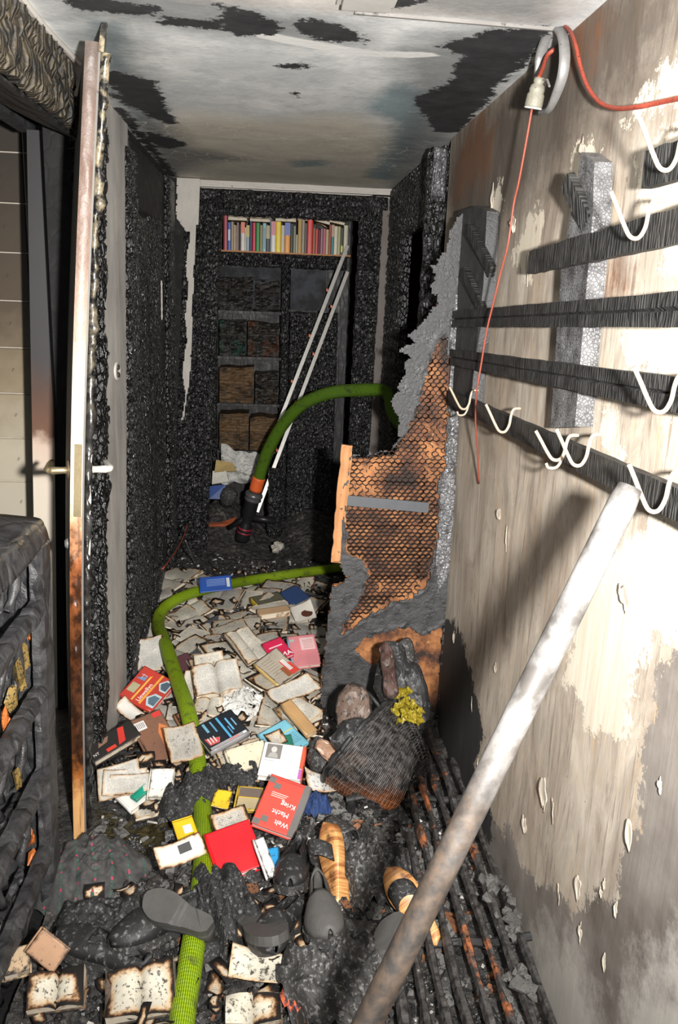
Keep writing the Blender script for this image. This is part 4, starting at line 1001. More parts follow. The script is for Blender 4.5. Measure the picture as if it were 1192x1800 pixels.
def closed_book(root, w, h, t, cov, spine=None, page='edges', cmat='cover', curl=0.0, seed=0, spine_side=-1):
    """lies flat: cover on top at z=t; spine at x=spine_side*w/2"""
    rn = random.Random(seed); c1, ph = curl*rn.uniform(.6, 1.2), rn.uniform(0, 6)
    def bend(x, y): return c1*((x*-spine_side+w/2)/w)**2*(y/h+.3)
    top, side = MB(), MB()
    block(top, side, w-.006, h-.008, lambda x, y: t-.0035+bend(x, y), .003); 
    pb = MB(); pb.v, pb.f, pb.uv, pb.at = side.v, side.f, side.uv, side.at
    obj('page_block', pb, MAT[page], root)
    mb = MB(); sheet(mb, w, h, lambda x, y: t-.001+bend(x, y))
    cv = obj('front_cover', mb, MAT[cmat], root, smooth=True, color=cov); md = cv.modifiers.new('thick', 'SOLIDIFY'); md.thickness = .0022
    mb = MB(); sheet(mb, w, h, lambda x, y: 0*x+.0025)
    bc = obj('back_cover', mb, MAT[cmat], root, color=cov); md = bc.modifiers.new('thick', 'SOLIDIFY'); md.thickness = .0022
    mb = MB(); xs_ = spine_side*w/2; zz = np.linspace(0, t, 5); yy = np.linspace(-h/2, h/2, 6)
    Yg, Zg = np.meshgrid(yy, zz); Xg = xs_+spine_side*.004*np.sin(math.pi*Zg/t); mb.grid(np.stack([Xg, Yg, Zg], -1), edge=np.full(Xg.shape, .02))
    so = obj('spine', mb, MAT[cmat], root, smooth=True, color=spine or cov); md = so.modifiers.new('thick', 'SOLIDIFY'); md.thickness = .002
    return cv
def page_sheet(root_or_none, w, h, mat, curl=.02, seed=0):
    rn = random.Random(seed); a, b, ph = rn.uniform(-1, 1), rn.uniform(-1, 1), rn.uniform(0, 6)
    mb = MB(); sheet(mb, w, h, lambda x, y: .002+curl*((x/w+.5*a)**2+b*(x/w)*(y/h))+.003*np.sin(x/w*6+ph)*np.cos(y/h*4))
    return mb
def quad(pts, h=None, tilt=.25, dz=.0, roll=0.0):
    """frame of a flat thing whose corners A,B,C,D are seen at four photo points, lying on the rubble"""
    cx = sum(p[0] for p in pts)/4; cy = sum(p[1] for p in pts)/4
    if h is None:
        g = atz(cx, cy, .08); h = .07
        for _ in range(4): h = hp(g[0], g[1])+dz; g = atz(cx, cy, h)
    c = atz(cx, cy, h)
    nrm = np.array([math.sin(roll), -math.sin(tilt)*math.cos(roll), math.cos(tilt)*math.cos(roll)])
    A, B, Cc, D = [on_plane(x, y, c, nrm) for x, y in pts]
    X_ = (B-A)+(Cc-D); X_ = X_/np.linalg.norm(X_)
    Y_ = (A-D)+(B-Cc); Y_ = Y_-X_*np.dot(X_, Y_); Y_ = Y_/np.linalg.norm(Y_)
    Z_ = np.cross(X_, Y_)
    w = (np.linalg.norm(B-A)+np.linalg.norm(Cc-D))/2; hh = (np.dot(A-D, Y_)+np.dot(B-Cc, Y_))/2
    M = Matrix.Identity(4); ctr = (A+B+Cc+D)/4
    for i in range(3): M[i][0], M[i][1], M[i][2], M[i][3] = X_[i], Y_[i], Z_[i], ctr[i]
    return M, float(w), float(hh)
def root_at(name, label, cat, M, group=None):
    o = bpy.data.objects.new(name, None); COL.objects.link(o); o.matrix_world = M; o.empty_display_size = .05
    return tag(o, label, cat, group)
def patch(parent, x0, y0, x1, y1, z, col, name='print', mat='print', th=.0008):
    """flat printed area on a cover (local coordinates)"""
    mb = MB(); mb.box((min(x0,x1), min(y0,y1), z), (max(x0,x1), max(y0,y1), z+th)); 
    return obj(name, mb, MAT[mat], parent, color=col)
def poly_patch(parent, pts, z, col, name='print', mat='print', th=.0008):
    n = len(pts); mb = MB(); mb.add([(x, y, z) for x, y in pts]+[(x, y, z+th) for x, y in pts], [tuple(range(n, 2*n))]+[(i, (i+1) % n, (i+1) % n+n, i+n) for i in range(n)])
    return obj(name, mb, MAT[mat], parent, color=col)
def lettering(parent, s, x, y, z, size, col, rot=0.0, align='LEFT'):
    cu = bpy.data.curves.new('lettering', 'FONT'); cu.body = s; cu.size = size; cu.align_x = align; cu.extrude = .0003; cu.resolution_u = 3
    to = bpy.data.objects.new('lettering_source', cu); COL.objects.link(to)
    dg = bpy.context.evaluated_depsgraph_get(); me = bpy.data.meshes.new_from_object(to.evaluated_get(dg))
    bpy.data.objects.remove(to); bpy.data.curves.remove(cu)
    me.materials.clear(); me.materials.append(MAT['print'])
    o = bpy.data.objects.new('lettering', me); COL.objects.link(o); o.parent = parent; o.location = (x, y, z); o.rotation_euler = (0,0,rot); o.color = (*col, 1)
    return o

# hoses now that the rubble is known
def on_heap(px, py, lift):
    g = atz(px, py, .1); h = .1
    for _ in range(4): h = hp(g[0], g[1])+lift; g = atz(px, py, h)
    return g
hp_pts = [on_heap(x, y, l) for x, y, l in ((312,1850,.03),(328,1740,.035),(343,1640,.035),(355,1560,.035),(358,1480,.035),(354,1400,.04),(344,1320,.06),(330,1250,.085),(310,1190,.09),(290,1130,.085),(278,1098,.075),(286,1072,.07),(318,1050,.07),(370,1034,.065),(440,1020,.05),(520,1008,.05),(600,998,.05),(660,994,.05))]
c_ = crv([tuple(p) for p in hp_pts], 10)
tag(obj('fire_hose', MB().tube(c_, .0275, 36, flat=.9, up=(0,0,1)), MAT['hose'], smooth=True, color=(1,1,1)), 'lime green ribbed fire hose snaking over the fallen books', 'fire hose')
# ------------------------------------------------------------------ anonymous burnt books filling the heap (alike, one group)
FG = 'burnt grey books filling the heap'
FL = 'burnt-edged grey open book among the others in the heap'
protos = []
for k in range(6):
    r = root_at('burnt_book', FL, 'book', Matrix.Identity(4), FG)
    open_book(r, [.22,.25,.20,.27,.23,.21][k], [.18,.20,.17,.19,.21,.16][k], [.014,.02,.01,.024,.016,.012][k], MAT[['page_grey','page_burnt','page_grey','page_burnt','page_grey','page_burnt'][k]], [(.10,.09,.08),(.18,.12,.07),(.06,.07,.09),(.2,.15,.08),(.12,.10,.09),(.16,.05,.04)][k], seed=k, curl=.016)
    protos.append(r)
rn = random.Random(5); used = set()
def drop(px, py, dz, a, ti, ro, k, sc=1.0):
    g = on_heap(px, py, dz)
    o = protos[k] if k not in used else copy_tree(protos[k]); used.add(k)
    o.matrix_world = Matrix.Translation(tuple(g)) @ Matrix.Rotation(ti, 4, 'X') @ Matrix.Rotation(ro, 4, 'Y') @ Matrix.Rotation(a, 4, 'Z') @ Matrix.Scale(sc, 4)
    return o
spots = []
for row, (y0, xa, xb, n) in enumerate([(1012,240,350,3),(1040,420,560,4),(1062,230,560,8),(1085,225,560,8),(1108,240,560,8),(1130,330,560,6),(1155,320,470,4),(1180,320,470,3),(1205,440,560,3),(1230,180,560,5),(1262,300,560,4),(1300,260,560,4),(1340,380,470,2),(1385,430,470,1)]):
    for q in range(n): spots.append((xa+(xb-xa)*(q+.5)/n+rn.uniform(-16,16), y0+rn.uniform(-10,10)))
for i, (px, py) in enumerate(spots):
    drop(px, py, rn.uniform(.004,.02), rn.uniform(0, 6.28), rn.uniform(-.05,.35), rn.gauss(0,.16), i % 6, rn.uniform(.72,1.0))
# loose burnt scraps of paper between them
mb = MB(); rs = random.Random(3)
for k in range(700):
    px, py = rs.uniform(190,570), rs.uniform(1000,1420)
    if k > 560: px, py = rs.uniform(20,560), rs.uniform(1560,1800)
    g = on_heap(px, py, rs.uniform(.01,.05))
    if g[0] < XL+.06: continue
    w, h = rs.uniform(.02,.07), rs.uniform(.015,.05)
    M = Matrix.Translation(tuple(g)) @ Matrix.Rotation(rs.uniform(0,6.28), 4, 'Z') @ Matrix.Rotation(rs.gauss(0,.35), 4, 'X')
    cu = rs.uniform(-.012,.02); V = []; E = []
    for j in range(3):
        for i in range(4):
            x = (i/3-.5)*w*(1+rs.uniform(-.15,.15)); y = (j/2-.5)*h*(1+rs.uniform(-.2,.2)); V.append(M @ Vector((x, y, cu*(2*i/3-1)**2))); E.append(.0 if i in (0,3) or j in (0,2) else .02)
    mb.add(V, [(j*4+i, j*4+i+1, j*4+i+5, j*4+i+4) for j in range(2) for i in range(3)], [(p.x, p.y) for p in V], edge=E)
so_ = obj('paper_scraps', mb, MAT['page_burnt'], smooth=True, stuff=True); tag(so_, 'burnt scraps of paper scattered between the fallen books', 'paper')
md = so_.modifiers.new('thick', 'SOLIDIFY'); md.thickness = .0008

# ------------------------------------------------------------------ books and pages that can be told apart
def OB(label, pts, t=.018, page='page', cov=(.2,.15,.1), tilt=.25, dz=.03, seed=0, curl=.012, roll=0.0, edges=None, turn=False):
    if turn: pts = pts[1:]+pts[:1]
    M, w, h = quad(pts, None, tilt, dz, roll); r = root_at('open_book', label, 'book', M); open_book(r, w, h, t, MAT[page], cov, seed, curl, MAT[edges] if edges else None); return r, w, h
def CB(label, pts, t=.02, cov=(.5,.5,.5), spine=None, tilt=.25, dz=.03, roll=0.0, page='edges', cmat='cover', curl=0.0, seed=0, side=-1, name='closed_book'):
    M, w, h = quad(pts, None, tilt, dz, roll); r = root_at(name, label, 'book', M); c = closed_book(r, w, h, t, cov, spine, page, cmat, curl, seed, side); return r, c, w, h
def PG(label, pts, mat='page_clean', curl=.02, tilt=.3, dz=.05, seed=0, roll=0.0, name='loose_page'):
    M, w, h = quad(pts, None, tilt, dz, roll); o = obj(name, page_sheet(None, w, h, MAT[mat], curl, seed), MAT[mat], smooth=True); o.matrix_world = M
    md = o.modifiers.new('thick', 'SOLIDIFY'); md.thickness = .001; tag(o, label, 'page'); return o, w, h

OB('open smoke-grey book lying against the charred left door casing', [(216,1020),(303,1008),(298,1050),(214,1060)], .03, 'page_grey', tilt=.35, dz=.03, seed=1)
# blue booklet over the hose
r, c, w, h = CB('small bright blue booklet draped over the hose bend', [(346,1018),(402,1011),(412,1038),(359,1041)], .006, (.03,.10,.42), tilt=.5, dz=.125, cmat='cover_clean', page='edges_clean')
for k in range(5): patch(c, -.3*w+.0, .25*h-k*.1*h, .30*w, .25*h-k*.1*h+.0035, .0065, (.25,.36,.62))
patch(c, .34*w, -.3*h, .44*w, .3*h, .0065, (.7,.7,.7))
r, c, w, h = CB('bright red booklet with white lines of print near the pale plaster strip', [(180,1168),(236,1136),(250,1160),(196,1190)], .010, (.70,.05,.03), tilt=.35, dz=.04, cmat='cover_clean')
for k in range(8): patch(c, -.40*w, .38*h-k*.1*h, (.2+.2*((k*7) % 3)/2)*w, .38*h-k*.1*h+.002, .0105, (.85,.55,.5))
PG('cream text page standing left of the hose above the house-fronts book', [(230,1126),(282,1119),(295,1178),(249,1184)], 'page_clean', .015, .55, .07, 2)
r, c, w, h = CB('dark slate-blue scorched paperback beside the house-fronts book', [(170,1186),(222,1166),(252,1196),(204,1226)], .022, (.07,.07,.10), tilt=.35, dz=.04, cmat='cover_burnt')
for k in range(9): patch(c, -.35*w, .35*h-k*.08*h, .2*w, .35*h-k*.08*h+.002, .0225, (.22,.21,.22))
PG('curled white page standing on edge at the foot of the pale plaster strip', [(165,1145),(183,1150),(180,1242),(162,1240)], 'page_white', .03, .8, .06, 3)
# house-fronts book
r, c, w, h = CB('red Llewellyn paperback with painted house fronts on its cover', [(211,1224),(264,1169),(303,1214),(268,1258)], .02, (.50,.05,.035), tilt=.45, dz=.06, cmat='cover_clean', page='edges_clean', seed=3, curl=.01)
z = .0205
patch(c, -.5*w+.003, .12*h, .5*w-.002, .17*h, z, (.75,.42,.08)); patch(c, -.5*w+.003, -.12*h, .5*w-.002, -.06*h, z, (.75,.36,.06))
patch(c, .12*w, .22*h, .42*w, .46*h, z, (.16,.30,.50), 'window_picture'); patch(c, .14*w, .33*h, .40*w, .345*h, z+.0008, (.5,.6,.65)); patch(c, .265*w, .23*h, .28*w, .45*h, z+.0008, (.5,.6,.65))
patch(c, -.30*w, .22*h, -.02*w, .44*h, z, (.42,.40,.25))
poly_patch(c, [(-.44*w,-.46*h),(-.05*w,-.46*h),(-.05*w,-.26*h),(-.245*w,-.13*h),(-.44*w,-.26*h)], z, (.50,.62,.66)); poly_patch(c, [(-.38*w,-.44*h),(-.11*w,-.44*h),(-.11*w,-.28*h),(-.245*w,-.19*h),(-.38*w,-.28*h)], z+.0008, (.10,.17,.22))
poly_patch(c, [(.06*w,-.46*h),(.42*w,-.46*h),(.42*w,-.28*h),(.24*w,-.15*h),(.06*w,-.28*h)], z, (.55,.68,.72)); poly_patch(c, [(.11*w,-.43*h),(.37*w,-.43*h),(.37*w,-.29*h),(.24*w,-.2*h),(.11*w,-.29*h)], z+.0008, (.08,.12,.16))
lettering(c, 'Llewellyn', -.44*w, -.045*h, z, .155*h, (.9,.85,.8))
PG('white back leaf curling out under the house-fronts book', [(214,1228),(262,1258),(240,1276),(205,1250)], 'page_white', .03, .3, .04, 4)
# open novel in the middle of the heap
OB('thick open novel with brown-edged pages in the middle of the heap', [(352,1176),(430,1164),(414,1222),(330,1236)], .034, 'page_clean', (.25,.14,.06), .40, .06, 5, .006)
PG('leaf with browned edge propped behind the thick open novel', [(344,1150),(392,1146),(394,1178),(340,1186)], 'page', .012, .6, .09, 6)
OB('wide open cream book with scorched rims right of the thick novel', [(387,1120),(432,1106),(482,1150),(444,1170)], .02, 'page', (.2,.1,.05), .35, .07, 7, .02)
# pink and magenta books by the hollow door
r, c, w, h = CB('pale pink hardback with blue lower edge against the hollow door', [(497,1133),(546,1112),(566,1180),(530,1168)], .018, (.62,.22,.24), (.25,.45,.60), tilt=.45, dz=.08, cmat='cover_clean')
patch(c, -.1*w, .0*h, .42*w, .40*h, .0185, (.72,.50,.50)); [patch(c, -.0*w, .05*h+k*.05*h, .38*w, .05*h+k*.05*h+.0016, .0194, (.45,.2,.2)) for k in range(6)]
patch(c, -.46*w, .3*h, -.3*w, .38*h, .0185, (.35,.45,.45))
r, c, w, h = CB('magenta paperback spine sticking up beside the pink hardback', [(462,1142),(489,1120),(518,1160),(487,1160)], .016, (.60,.02,.08), tilt=.35, dz=.07, cmat='cover_clean')
lettering(c, 'MA', -.1*w, -.45*h, .0165, .3*h, (.9,.85,.85)); patch(c, -.4*w, .1*h, .3*w, .16*h, .0165, (.8,.5,.55))
r, c, w, h = CB('scorched paperback with white barcode on a red corner below the pink hardback', [(441,1178),(470,1156),(545,1176),(497,1206)], .022, (.40,.35,.28), (.55,.38,.14), tilt=.40, dz=.07, curl=.01, seed=2)
patch(c, .16*w, -.46*h, .46*w, .30*h, .0225, (.66,.06,.04)); patch(c, .20*w, -.30*h, .34*w, .10*h, .0234, (.85,.83,.8), 'barcode'); [patch(c, .21*w, -.27*h+k*.045*h, .33*w, -.27*h+k*.045*h+.0012, .0243, (.1,.1,.1)) for k in range(8)]
[patch(c, -.36*w, .34*h-k*.09*h, .06*w, .34*h-k*.09*h+.0016, .0225, (.22,.2,.17)) for k in range(7)]; patch(c, -.02*w, -.44*h, .15*w, -.1*h, .0225, (.3,.09,.03))
PG('large white printed leaf lying below the barcode paperback', [(468,1219),(546,1179),(560,1214),(484,1244)], 'page_clean', .02, .3, .09, 8)
# far row
CB('yellow-spined closed book lying flat at the back of the heap', [(424,1062),(478,1054),(512,1060),(470,1072)], .034, (.12,.12,.08), (.55,.38,.03), tilt=.15, dz=.04, cmat='cover', side=-1)
CB('tan page block of a coverless book under the yellow-spined one', [(452,1080),(505,1074),(511,1082),(460,1092)], .03, (.58,.38,.22), tilt=.12, dz=.035, cmat='cover_clean')
CB('dark blue hardback with beige page edges near the hollow door at the back', [(482,1056),(512,1046),(553,1056),(530,1072)], .045, (.03,.06,.16), tilt=.35, dz=.05, side=-1, cmat='cover_clean')
r, c, w, h = CB('white booklet with a round dark picture arching beside the hollow door', [(510,1070),(546,1062),(556,1086),(522,1094)], .012, (.66,.62,.55), tilt=.40, dz=.06, curl=.03, cmat='cover_clean')
poly_patch(c, [(.1*w+.28*w*math.cos(a*.524), -.2*h+.24*h*math.sin(a*.524)) for a in range(12)], .014, (.10,.03,.02))
# crumpled white ash paper
g = on_heap(425,1246,.0)
n = 40; u = np.linspace(-1,1,n); U, V = np.meshgrid(u, u); rr = np.sqrt(U**2+V**2)
amp = .06*np.clip(1-rr**2, 0, 1)*(1+.5*fbm(U*3, V*3, 0, 3))+.012*np.abs(vnoise(U*9, V*9, 0, 5))
ed = np.clip((1-rr)*.12, 0, .03)+.006
keep = MB().grid(np.stack([g[0]+U*.125, g[1]+V*.11, g[2]+amp], -1), np.stack([U*.1, V*.1], -1), edge=ed)
o = obj('ash_paper', keep, MAT['ash_paper'], smooth=False); tag(o, 'mound of crumpled white ash paper in the middle of the heap', 'ash paper')
# brown photo-cover book with white label
r, c, w, h = CB('brown book with white label and orange stain left of the hose', [(231,1268),(298,1247),(306,1330),(268,1356)], .016, (.22,.11,.07), tilt=.40, dz=.06, cmat='cover', seed=4)
patch(c, -.45*w, .22*h, -.12*w, .40*h, .0165, (.8,.77,.75), 'label'); [patch(c, -.43*w+k*.05*w, .25*h, -.43*w+k*.05*w+.002, .37*h, .0174, (.12,.1,.1)) for k in range(6)]
patch(c, .18*w, .36*h, .46*w, .46*h, .0165, (.7,.05,.04)); poly_patch(c, [(.05*w,-.45*h),(.40*w,-.48*h),(.42*w,.1*h),(.25*w,.22*h),(.1*w,.05*h)], .0165, (.60,.20,.07)); patch(c, .02*w, -.47*h, .25*w, -.40*h, .0174, (.7,.05,.04))
PG('white leaf lying across the hose beside the brown labelled book', [(297,1277),(354,1270),(346,1330),(291,1352)], 'page_grey', .03, .4, .115, 9)
# dark thriller
r, c, w, h = CB('black and blue thriller paperback with grey spine right of the hose', [(397,1258),(438,1280),(369,1344),(350,1289)], .026, (.012,.016,.022), (.32,.31,.32), tilt=.35, dz=.06, cmat='cover_clean', side=1)
z = .0265
for k, (xa, ya, xb, yb) in enumerate([(-.45,.05,.42,.10),(-.3,.22,.2,.26),(-.42,-.12,.0,-.08),(-.2,.34,.1,.37),(-.45,-.30,-.1,-.24),(.0,.16,.30,.185)]): patch(c, xa*w, ya*h, xb*w, yb*h, z, [(.08,.35,.60),(.12,.40,.65),(.10,.3,.45),(.2,.45,.65),(.15,.38,.5),(.1,.3,.5)][k])
poly_patch(c, [(.05*w,-.45*h),(.33*w,-.42*h),(.36*w,-.2*h),(.2*w,-.12*h)], z, (.62,.10,.10)); [patch(c, .08*w, -.4*h+k*.07*h, .3*w, -.4*h+k*.07*h+.004, z+.0008, (.75,.7,.7)) for k in range(3)]
patch(c, .40*w, -.46*h, .49*w, .46*h, z, (.36,.35,.36)); patch(c, .41*w, .36*h, .48*w, .43*h, z+.0008, (.8,.8,.8)); patch(c, .42*w, .0*h, .47*w, .25*h, z+.0008, (.55,.2,.2))
# right-hand cluster above the red book
OB('open book with wavy cream pages leaning on the wicker basket', [(478,1244),(530,1230),(568,1258),(520,1290)], .02, 'page', (.4,.24,.1), .3, .06, 11, .03)
CB('narrow tan scorched book spine lying across the wavy cream pages', [(494,1242),(512,1236),(556,1288),(542,1300)], .02, (.45,.27,.12), tilt=.4, dz=.11, cmat='cover_clean')
r, c, w, h = CB('light blue booklet lying behind the portrait page', [(450,1300),(500,1264),(544,1312),(500,1330)], .010, (.20,.50,.62), tilt=.3, dz=.06, cmat='cover_clean')
patch(c, -.4*w, .12*h, .45*w, .15*h, .0105, (.6,.5,.1)); [patch(c, -.42*w, .0*h-k*.06*h, .40*w, .0*h-k*.06*h+.002, .0105, (.10,.28,.38)) for k in range(6)]
PG('torn beige leaf resting on the light blue booklet', [(462,1296),(486,1282),(512,1306),(478,1312)], 'page', .02, .3, .08, 12)
CB('cream scorched book left of the portrait page', [(402,1326),(470,1302),(474,1352),(405,1368)], .022, (.74,.66,.50), tilt=.35, dz=.05, cmat='cover')
CB('small green-edged book showing behind the portrait page', [(478,1306),(512,1302),(516,1322),(484,1328)], .03, (.02,.16,.11), tilt=.3, dz=.05, cmat='cover_clean')
r, c, w, h = CB('white book open at a grey portrait photograph above the red book', [(462,1314),(536,1318),(530,1384),(457,1368)], .024, (.86,.85,.82), (.62,.10,.06), tilt=.35, dz=.07, cmat='cover_clean', page='edges_clean', side=1)
z = .0245
patch(c, -.42*w, .02*h, -.06*w, .44*h, z, (.22,.21,.20), 'portrait'); poly_patch(c, [(-.24*w+.07*w*math.cos(a*.524), .28*h+.09*h*math.sin(a*.524)) for a in range(12)], z+.0008, (.60,.58,.55)); poly_patch(c, [(-.36*w,.04*h),(-.12*w,.04*h),(-.15*w,.16*h),(-.24*w,.2*h),(-.33*w,.16*h)], z+.0008, (.40,.39,.37)); patch(c, .42*w, -.48*h, .49*w, -.2*h, z, (.55,.16,.50)); patch(c, .42*w, -.18*h, .49*w, .48*h, z, (.62,.12,.06))
patch(c, -.42*w, -.06*h, -.2*w, -.045*h, z, (.4,.4,.4))
# red title book, read from the far side
r, c, w, h = CB('red paperback titled Welt Macht Krieg with grey checks, upside down', [(469,1364),(540,1389),(520,1482),(450,1456)], .026, (.66,.065,.045), (.17,.165,.16), tilt=.55, dz=.07, cmat='cover_clean', page='edges_clean', side=1)
z = .0265; G = (.14,.13,.125)
patch(c, .36*w, -.5*h, .5*w, .5*h, z, G, 'spine_stripe')
for (xa, ya) in ((-.49,.34),(-.33,.25),(-.49,-.49),(-.33,-.40)): patch(c, xa*w, ya*h, (xa+.16)*w, (ya+.11)*h, z, G, 'check')
lettering(c, 'Welt', .33*w, -.30*h, z, .13*h, (.95,.90,.88), math.pi); lettering(c, 'Macht', .25*w, -.12*h, z, .13*h, (.95,.90,.88), math.pi); lettering(c, 'Krieg', .33*w, .06*h, z, .13*h, (.95,.90,.88), math.pi)
[patch(c, -.32*w, .10*h+k*.035*h, (.02+.03*k)*w, .10*h+k*.035*h+.002, z, (.88,.5,.45)) for k in range(3)]; patch(c, -.48*w, .44*h, .36*w, .46*h, z, (.45,.05,.04))
# around the hose, centre
r, c, w, h = CB('yellow booklet with small white label left of the hose', [(338,1416),(344,1478),(322,1484),(303,1474)], .008, (.80,.50,.02), tilt=.3, dz=.05, cmat='cover_clean'); patch(c, -.2*w, -.1*h, .15*w, .3*h, .0085, (.75,.7,.68), 'label')
PG('yellow scorched leaf right of the hose under black lumps', [(378,1388),(410,1392),(400,1424),(372,1420)], 'page_white', .01, .3, .05, 14, name='yellow_leaf')
bpy.data.objects['yellow_leaf'].data.materials[0] = MAT['cover']; bpy.data.objects['yellow_leaf'].color = (.80,.52,.03,1)
r, c, w, h = CB('brown card book framed in yellow left of the red title book', [(426,1386),(464,1388),(456,1432),(407,1426)], .012, (.60,.40,.05), tilt=.35, dz=.05, cmat='cover'); patch(c, -.44*w, .05*h, .46*w, .42*h, .0125, (.14,.11,.09)); patch(c, -.44*w, -.42*h, .46*w, .0*h, .0125, (.42,.34,.2))
PG('folded pale grey leaf lying on the bright red book', [(378,1430),(440,1418),(430,1456),(369,1476)], 'page_grey', .02, .35, .10, 15)
r, c, w, h = CB('plain bright red book right of the hose near the shoes', [(374,1474),(446,1440),(458,1534),(376,1556)], .022, (.78,.012,.02), tilt=.40, dz=.05, cmat='cover_clean', page='edges_clean')
CB('white picture booklet sticking out beside the bright red book', [(444,1480),(460,1474),(492,1540),(474,1546)], .008, (.70,.68,.66), tilt=.4, dz=.06, cmat='cover')
CB('sky-blue scrap of a book cover below the red title book', [(462,1494),(492,1490),(494,1530),(474,1536)], .006, (.02,.25,.52), tilt=.35, dz=.04, cmat='cover')
o, w, h = PG('bent leaf with a printed photograph left of the hose in front', [(288,1500),(364,1447),(348,1520),(266,1531)], 'page_white', .045, .5, .10, 16)
patch(o, -.02*w, -.14*h, .24*w, .24*h, .010, (.06,.06,.06), 'photograph')
# left cluster by the door
r, c, w, h = CB('thick black paperback with red graphics beside the open door', [(157,1318),(232,1270),(246,1304),(160,1352)], .03, (.022,.020,.020), tilt=.45, dz=.06, cmat='cover', side=-1)
poly_patch(c, [(.05*w,-.4*h),(.2*w,-.35*h),(.32*w,.35*h),(.2*w,.4*h)], .0305, (.55,.04,.03)); patch(c, -.2*w, -.42*h, .0*w, -.25*h, .0305, (.6,.05,.03)); lettering(c, 'NT', -.46*w, -.3*h, .0305, .2*h, (.6,.58,.55)); poly_patch(c, [(-.3*w,.0),(-.1*w,.05*h),(-.02*w,.3*h),(-.22*w,.32*h)], .0305, (.22,.13,.09))
for k, (a, dzz) in enumerate([(0,.05),(8,.058),(16,.066)]):
    PG(['lowest white newspaper sheet of the fan beside the open door', 'middle white newspaper sheet of the fan beside the open door', 'topmost white newspaper sheet of the fan, with grey pictures'][k], [(160+a,1352+a),(232+a*2,1342+a),(262+a,1392+a*.5),(184+a*1.4,1410-a)], 'page_clean', .02, .3, dzz, 20+k)
CB('fluted white page stack fanned open below the black paperback', [(200,1400),(258,1350),(290,1396),(230,1428)], .02, (.78,.76,.72), tilt=.3, dz=.03, cmat='cover_clean')
CB('narrow emerald green book strip beside the white page fan', [(258,1374),(266,1380),(246,1414),(236,1408)], .012, (.01,.30,.20), tilt=.3, dz=.07, cmat='cover_clean')
CB('white scorched hardback leaning on black lumps left of the hose', [(272,1362),(306,1352),(304,1412),(258,1402)], .022, (.80,.76,.68), tilt=.5, dz=.06, cmat='cover')
OB('grey ash-covered open book below the white page fan', [(226,1418),(280,1408),(302,1428),(246,1444)], .015, 'page_burnt', (.1,.09,.08), .2, .02, 24)
# foreground
CB('upright brown book standing open in the near left corner', [(60,1612),(116,1664),(104,1712),(66,1690)], .02, (.42,.25,.15), tilt=.95, dz=.08, cmat='cover')
OB('white scorched open book lying in the near left corner', [(44,1722),(136,1708),(164,1768),(60,1782)], .03, 'page_ashy', (.15,.09,.05), .40, .04, 26, .02)
OB('large scorched open book at the bottom edge left of the hose', [(200,1716),(318,1686),(296,1788),(176,1800)], .03, 'page_ashy', (.1,.07,.05), .35, .05, 27, .03)
CB('small browned book chunk at the left edge of the photo', [(2,1684),(46,1672),(66,1712),(14,1726)], .03, (.55,.40,.26), tilt=.4, dz=.05, cmat='cover_burnt')
PG('crumpled pale newspaper piece beneath the upturned shoe sole', [(412,1678),(522,1670),(494,1740),(400,1716)], 'page_ashy', .03, .3, .05, 28)
OB('scorched open book at the bottom edge right of the hose', [(408,1756),(486,1746),(500,1806),(386,1810)], .03, 'page_ashy', (.1,.07,.05), .35, .04, 29, .03)
OB('burnt open book at the bottom edge below the pole shadow', [(528,1770),(600,1760),(620,1812),(520,1816)], .02, 'page_ashy', (.1,.07,.05), .3, .03, 30, .03)
PG('white ash paper lump beside the wicker basket', [(536,1366),(584,1360),(590,1394),(540,1400)], 'ash_paper', .04, .3, .05, 31, name='ash_paper')
CB('brown scorched paperback lying right of the hose in the heap', [(308,1262),(352,1246),(356,1270),(318,1284)], .02, (.30,.13,.06), tilt=.3, dz=.03, cmat='cover_burnt')
CB('dark maroon book behind the cream text page beside the hose', [(306,1162),(338,1150),(346,1188),(318,1200)], .02, (.10,.04,.05), tilt=.35, dz=.04, cmat='cover')
PG('browned leaf propped right of the hose beside the thick novel', [(322,1180),(352,1178),(350,1222),(324,1218)], 'page', .015, .5, .07, 33)
OB('ash-speckled open book below the thick open novel', [(350,1228),(400,1232),(378,1262),(330,1256)], .016, 'page_burnt', (.1,.08,.06), .3, .04, 34)
# ------------------------------------------------------------------ bookcase in the end room
YS = 5.28
bc = thing('bookcase', 'tall charred bookcase in the end room, top shelf still full', 'bookcase', (0, YS, 0))
def zat(px, py): return aty(px, py, YS)[2]
mb = char_slab((-.36, YS-.02, 1.715), (1,0,0), (0,0,1), .80, .085, .03, .009, (.018,.035), .008, 51, .003); obj('shelf_fascia', mb, MAT['char'], bc, world=True)
mb = MB().box((-.36,YS-.045,1.797), (.46,YS+.26,1.806)); obj('shelf_board', mb, MAT['raw_wood'], bc, world=True)
for x in (-.375, .045): obj('side_panel', char_slab((x, YS-.01, 0), (1,0,0), (0,0,1), .03 if x < 0 else .05, 2.05 if x < 0 else 1.72, .03, .01, (.02,.03), .006, 52+int(x*10), .003), MAT['char'], bc, world=True)
mb = MB().box((-.37,YS+.25,0), (.48,YS+.27,2.06)); obj('back_panel', mb, MAT['char_smooth'], bc, world=True)
t = NT('smoked_glass_panel'); ob = t.coord(); n1 = t.noise(ob, 9.0, 5); z = t.n('SeparateXYZ', _0=ob).outputs[2]
MAT['blue_soot'] = t.out(t.mix(t.rng(n1, .42, .58), (.006,.0065,.008), (.035,.040,.05)), .75)
for (x0, x1) in ((-.34,.04), (.10,.32)):
    mb = MB().box((x0,YS+.02,1.47), (x1,YS+.035,1.712)); obj('glass_panel', mb, MAT['blue_soot'], bc, world=True)
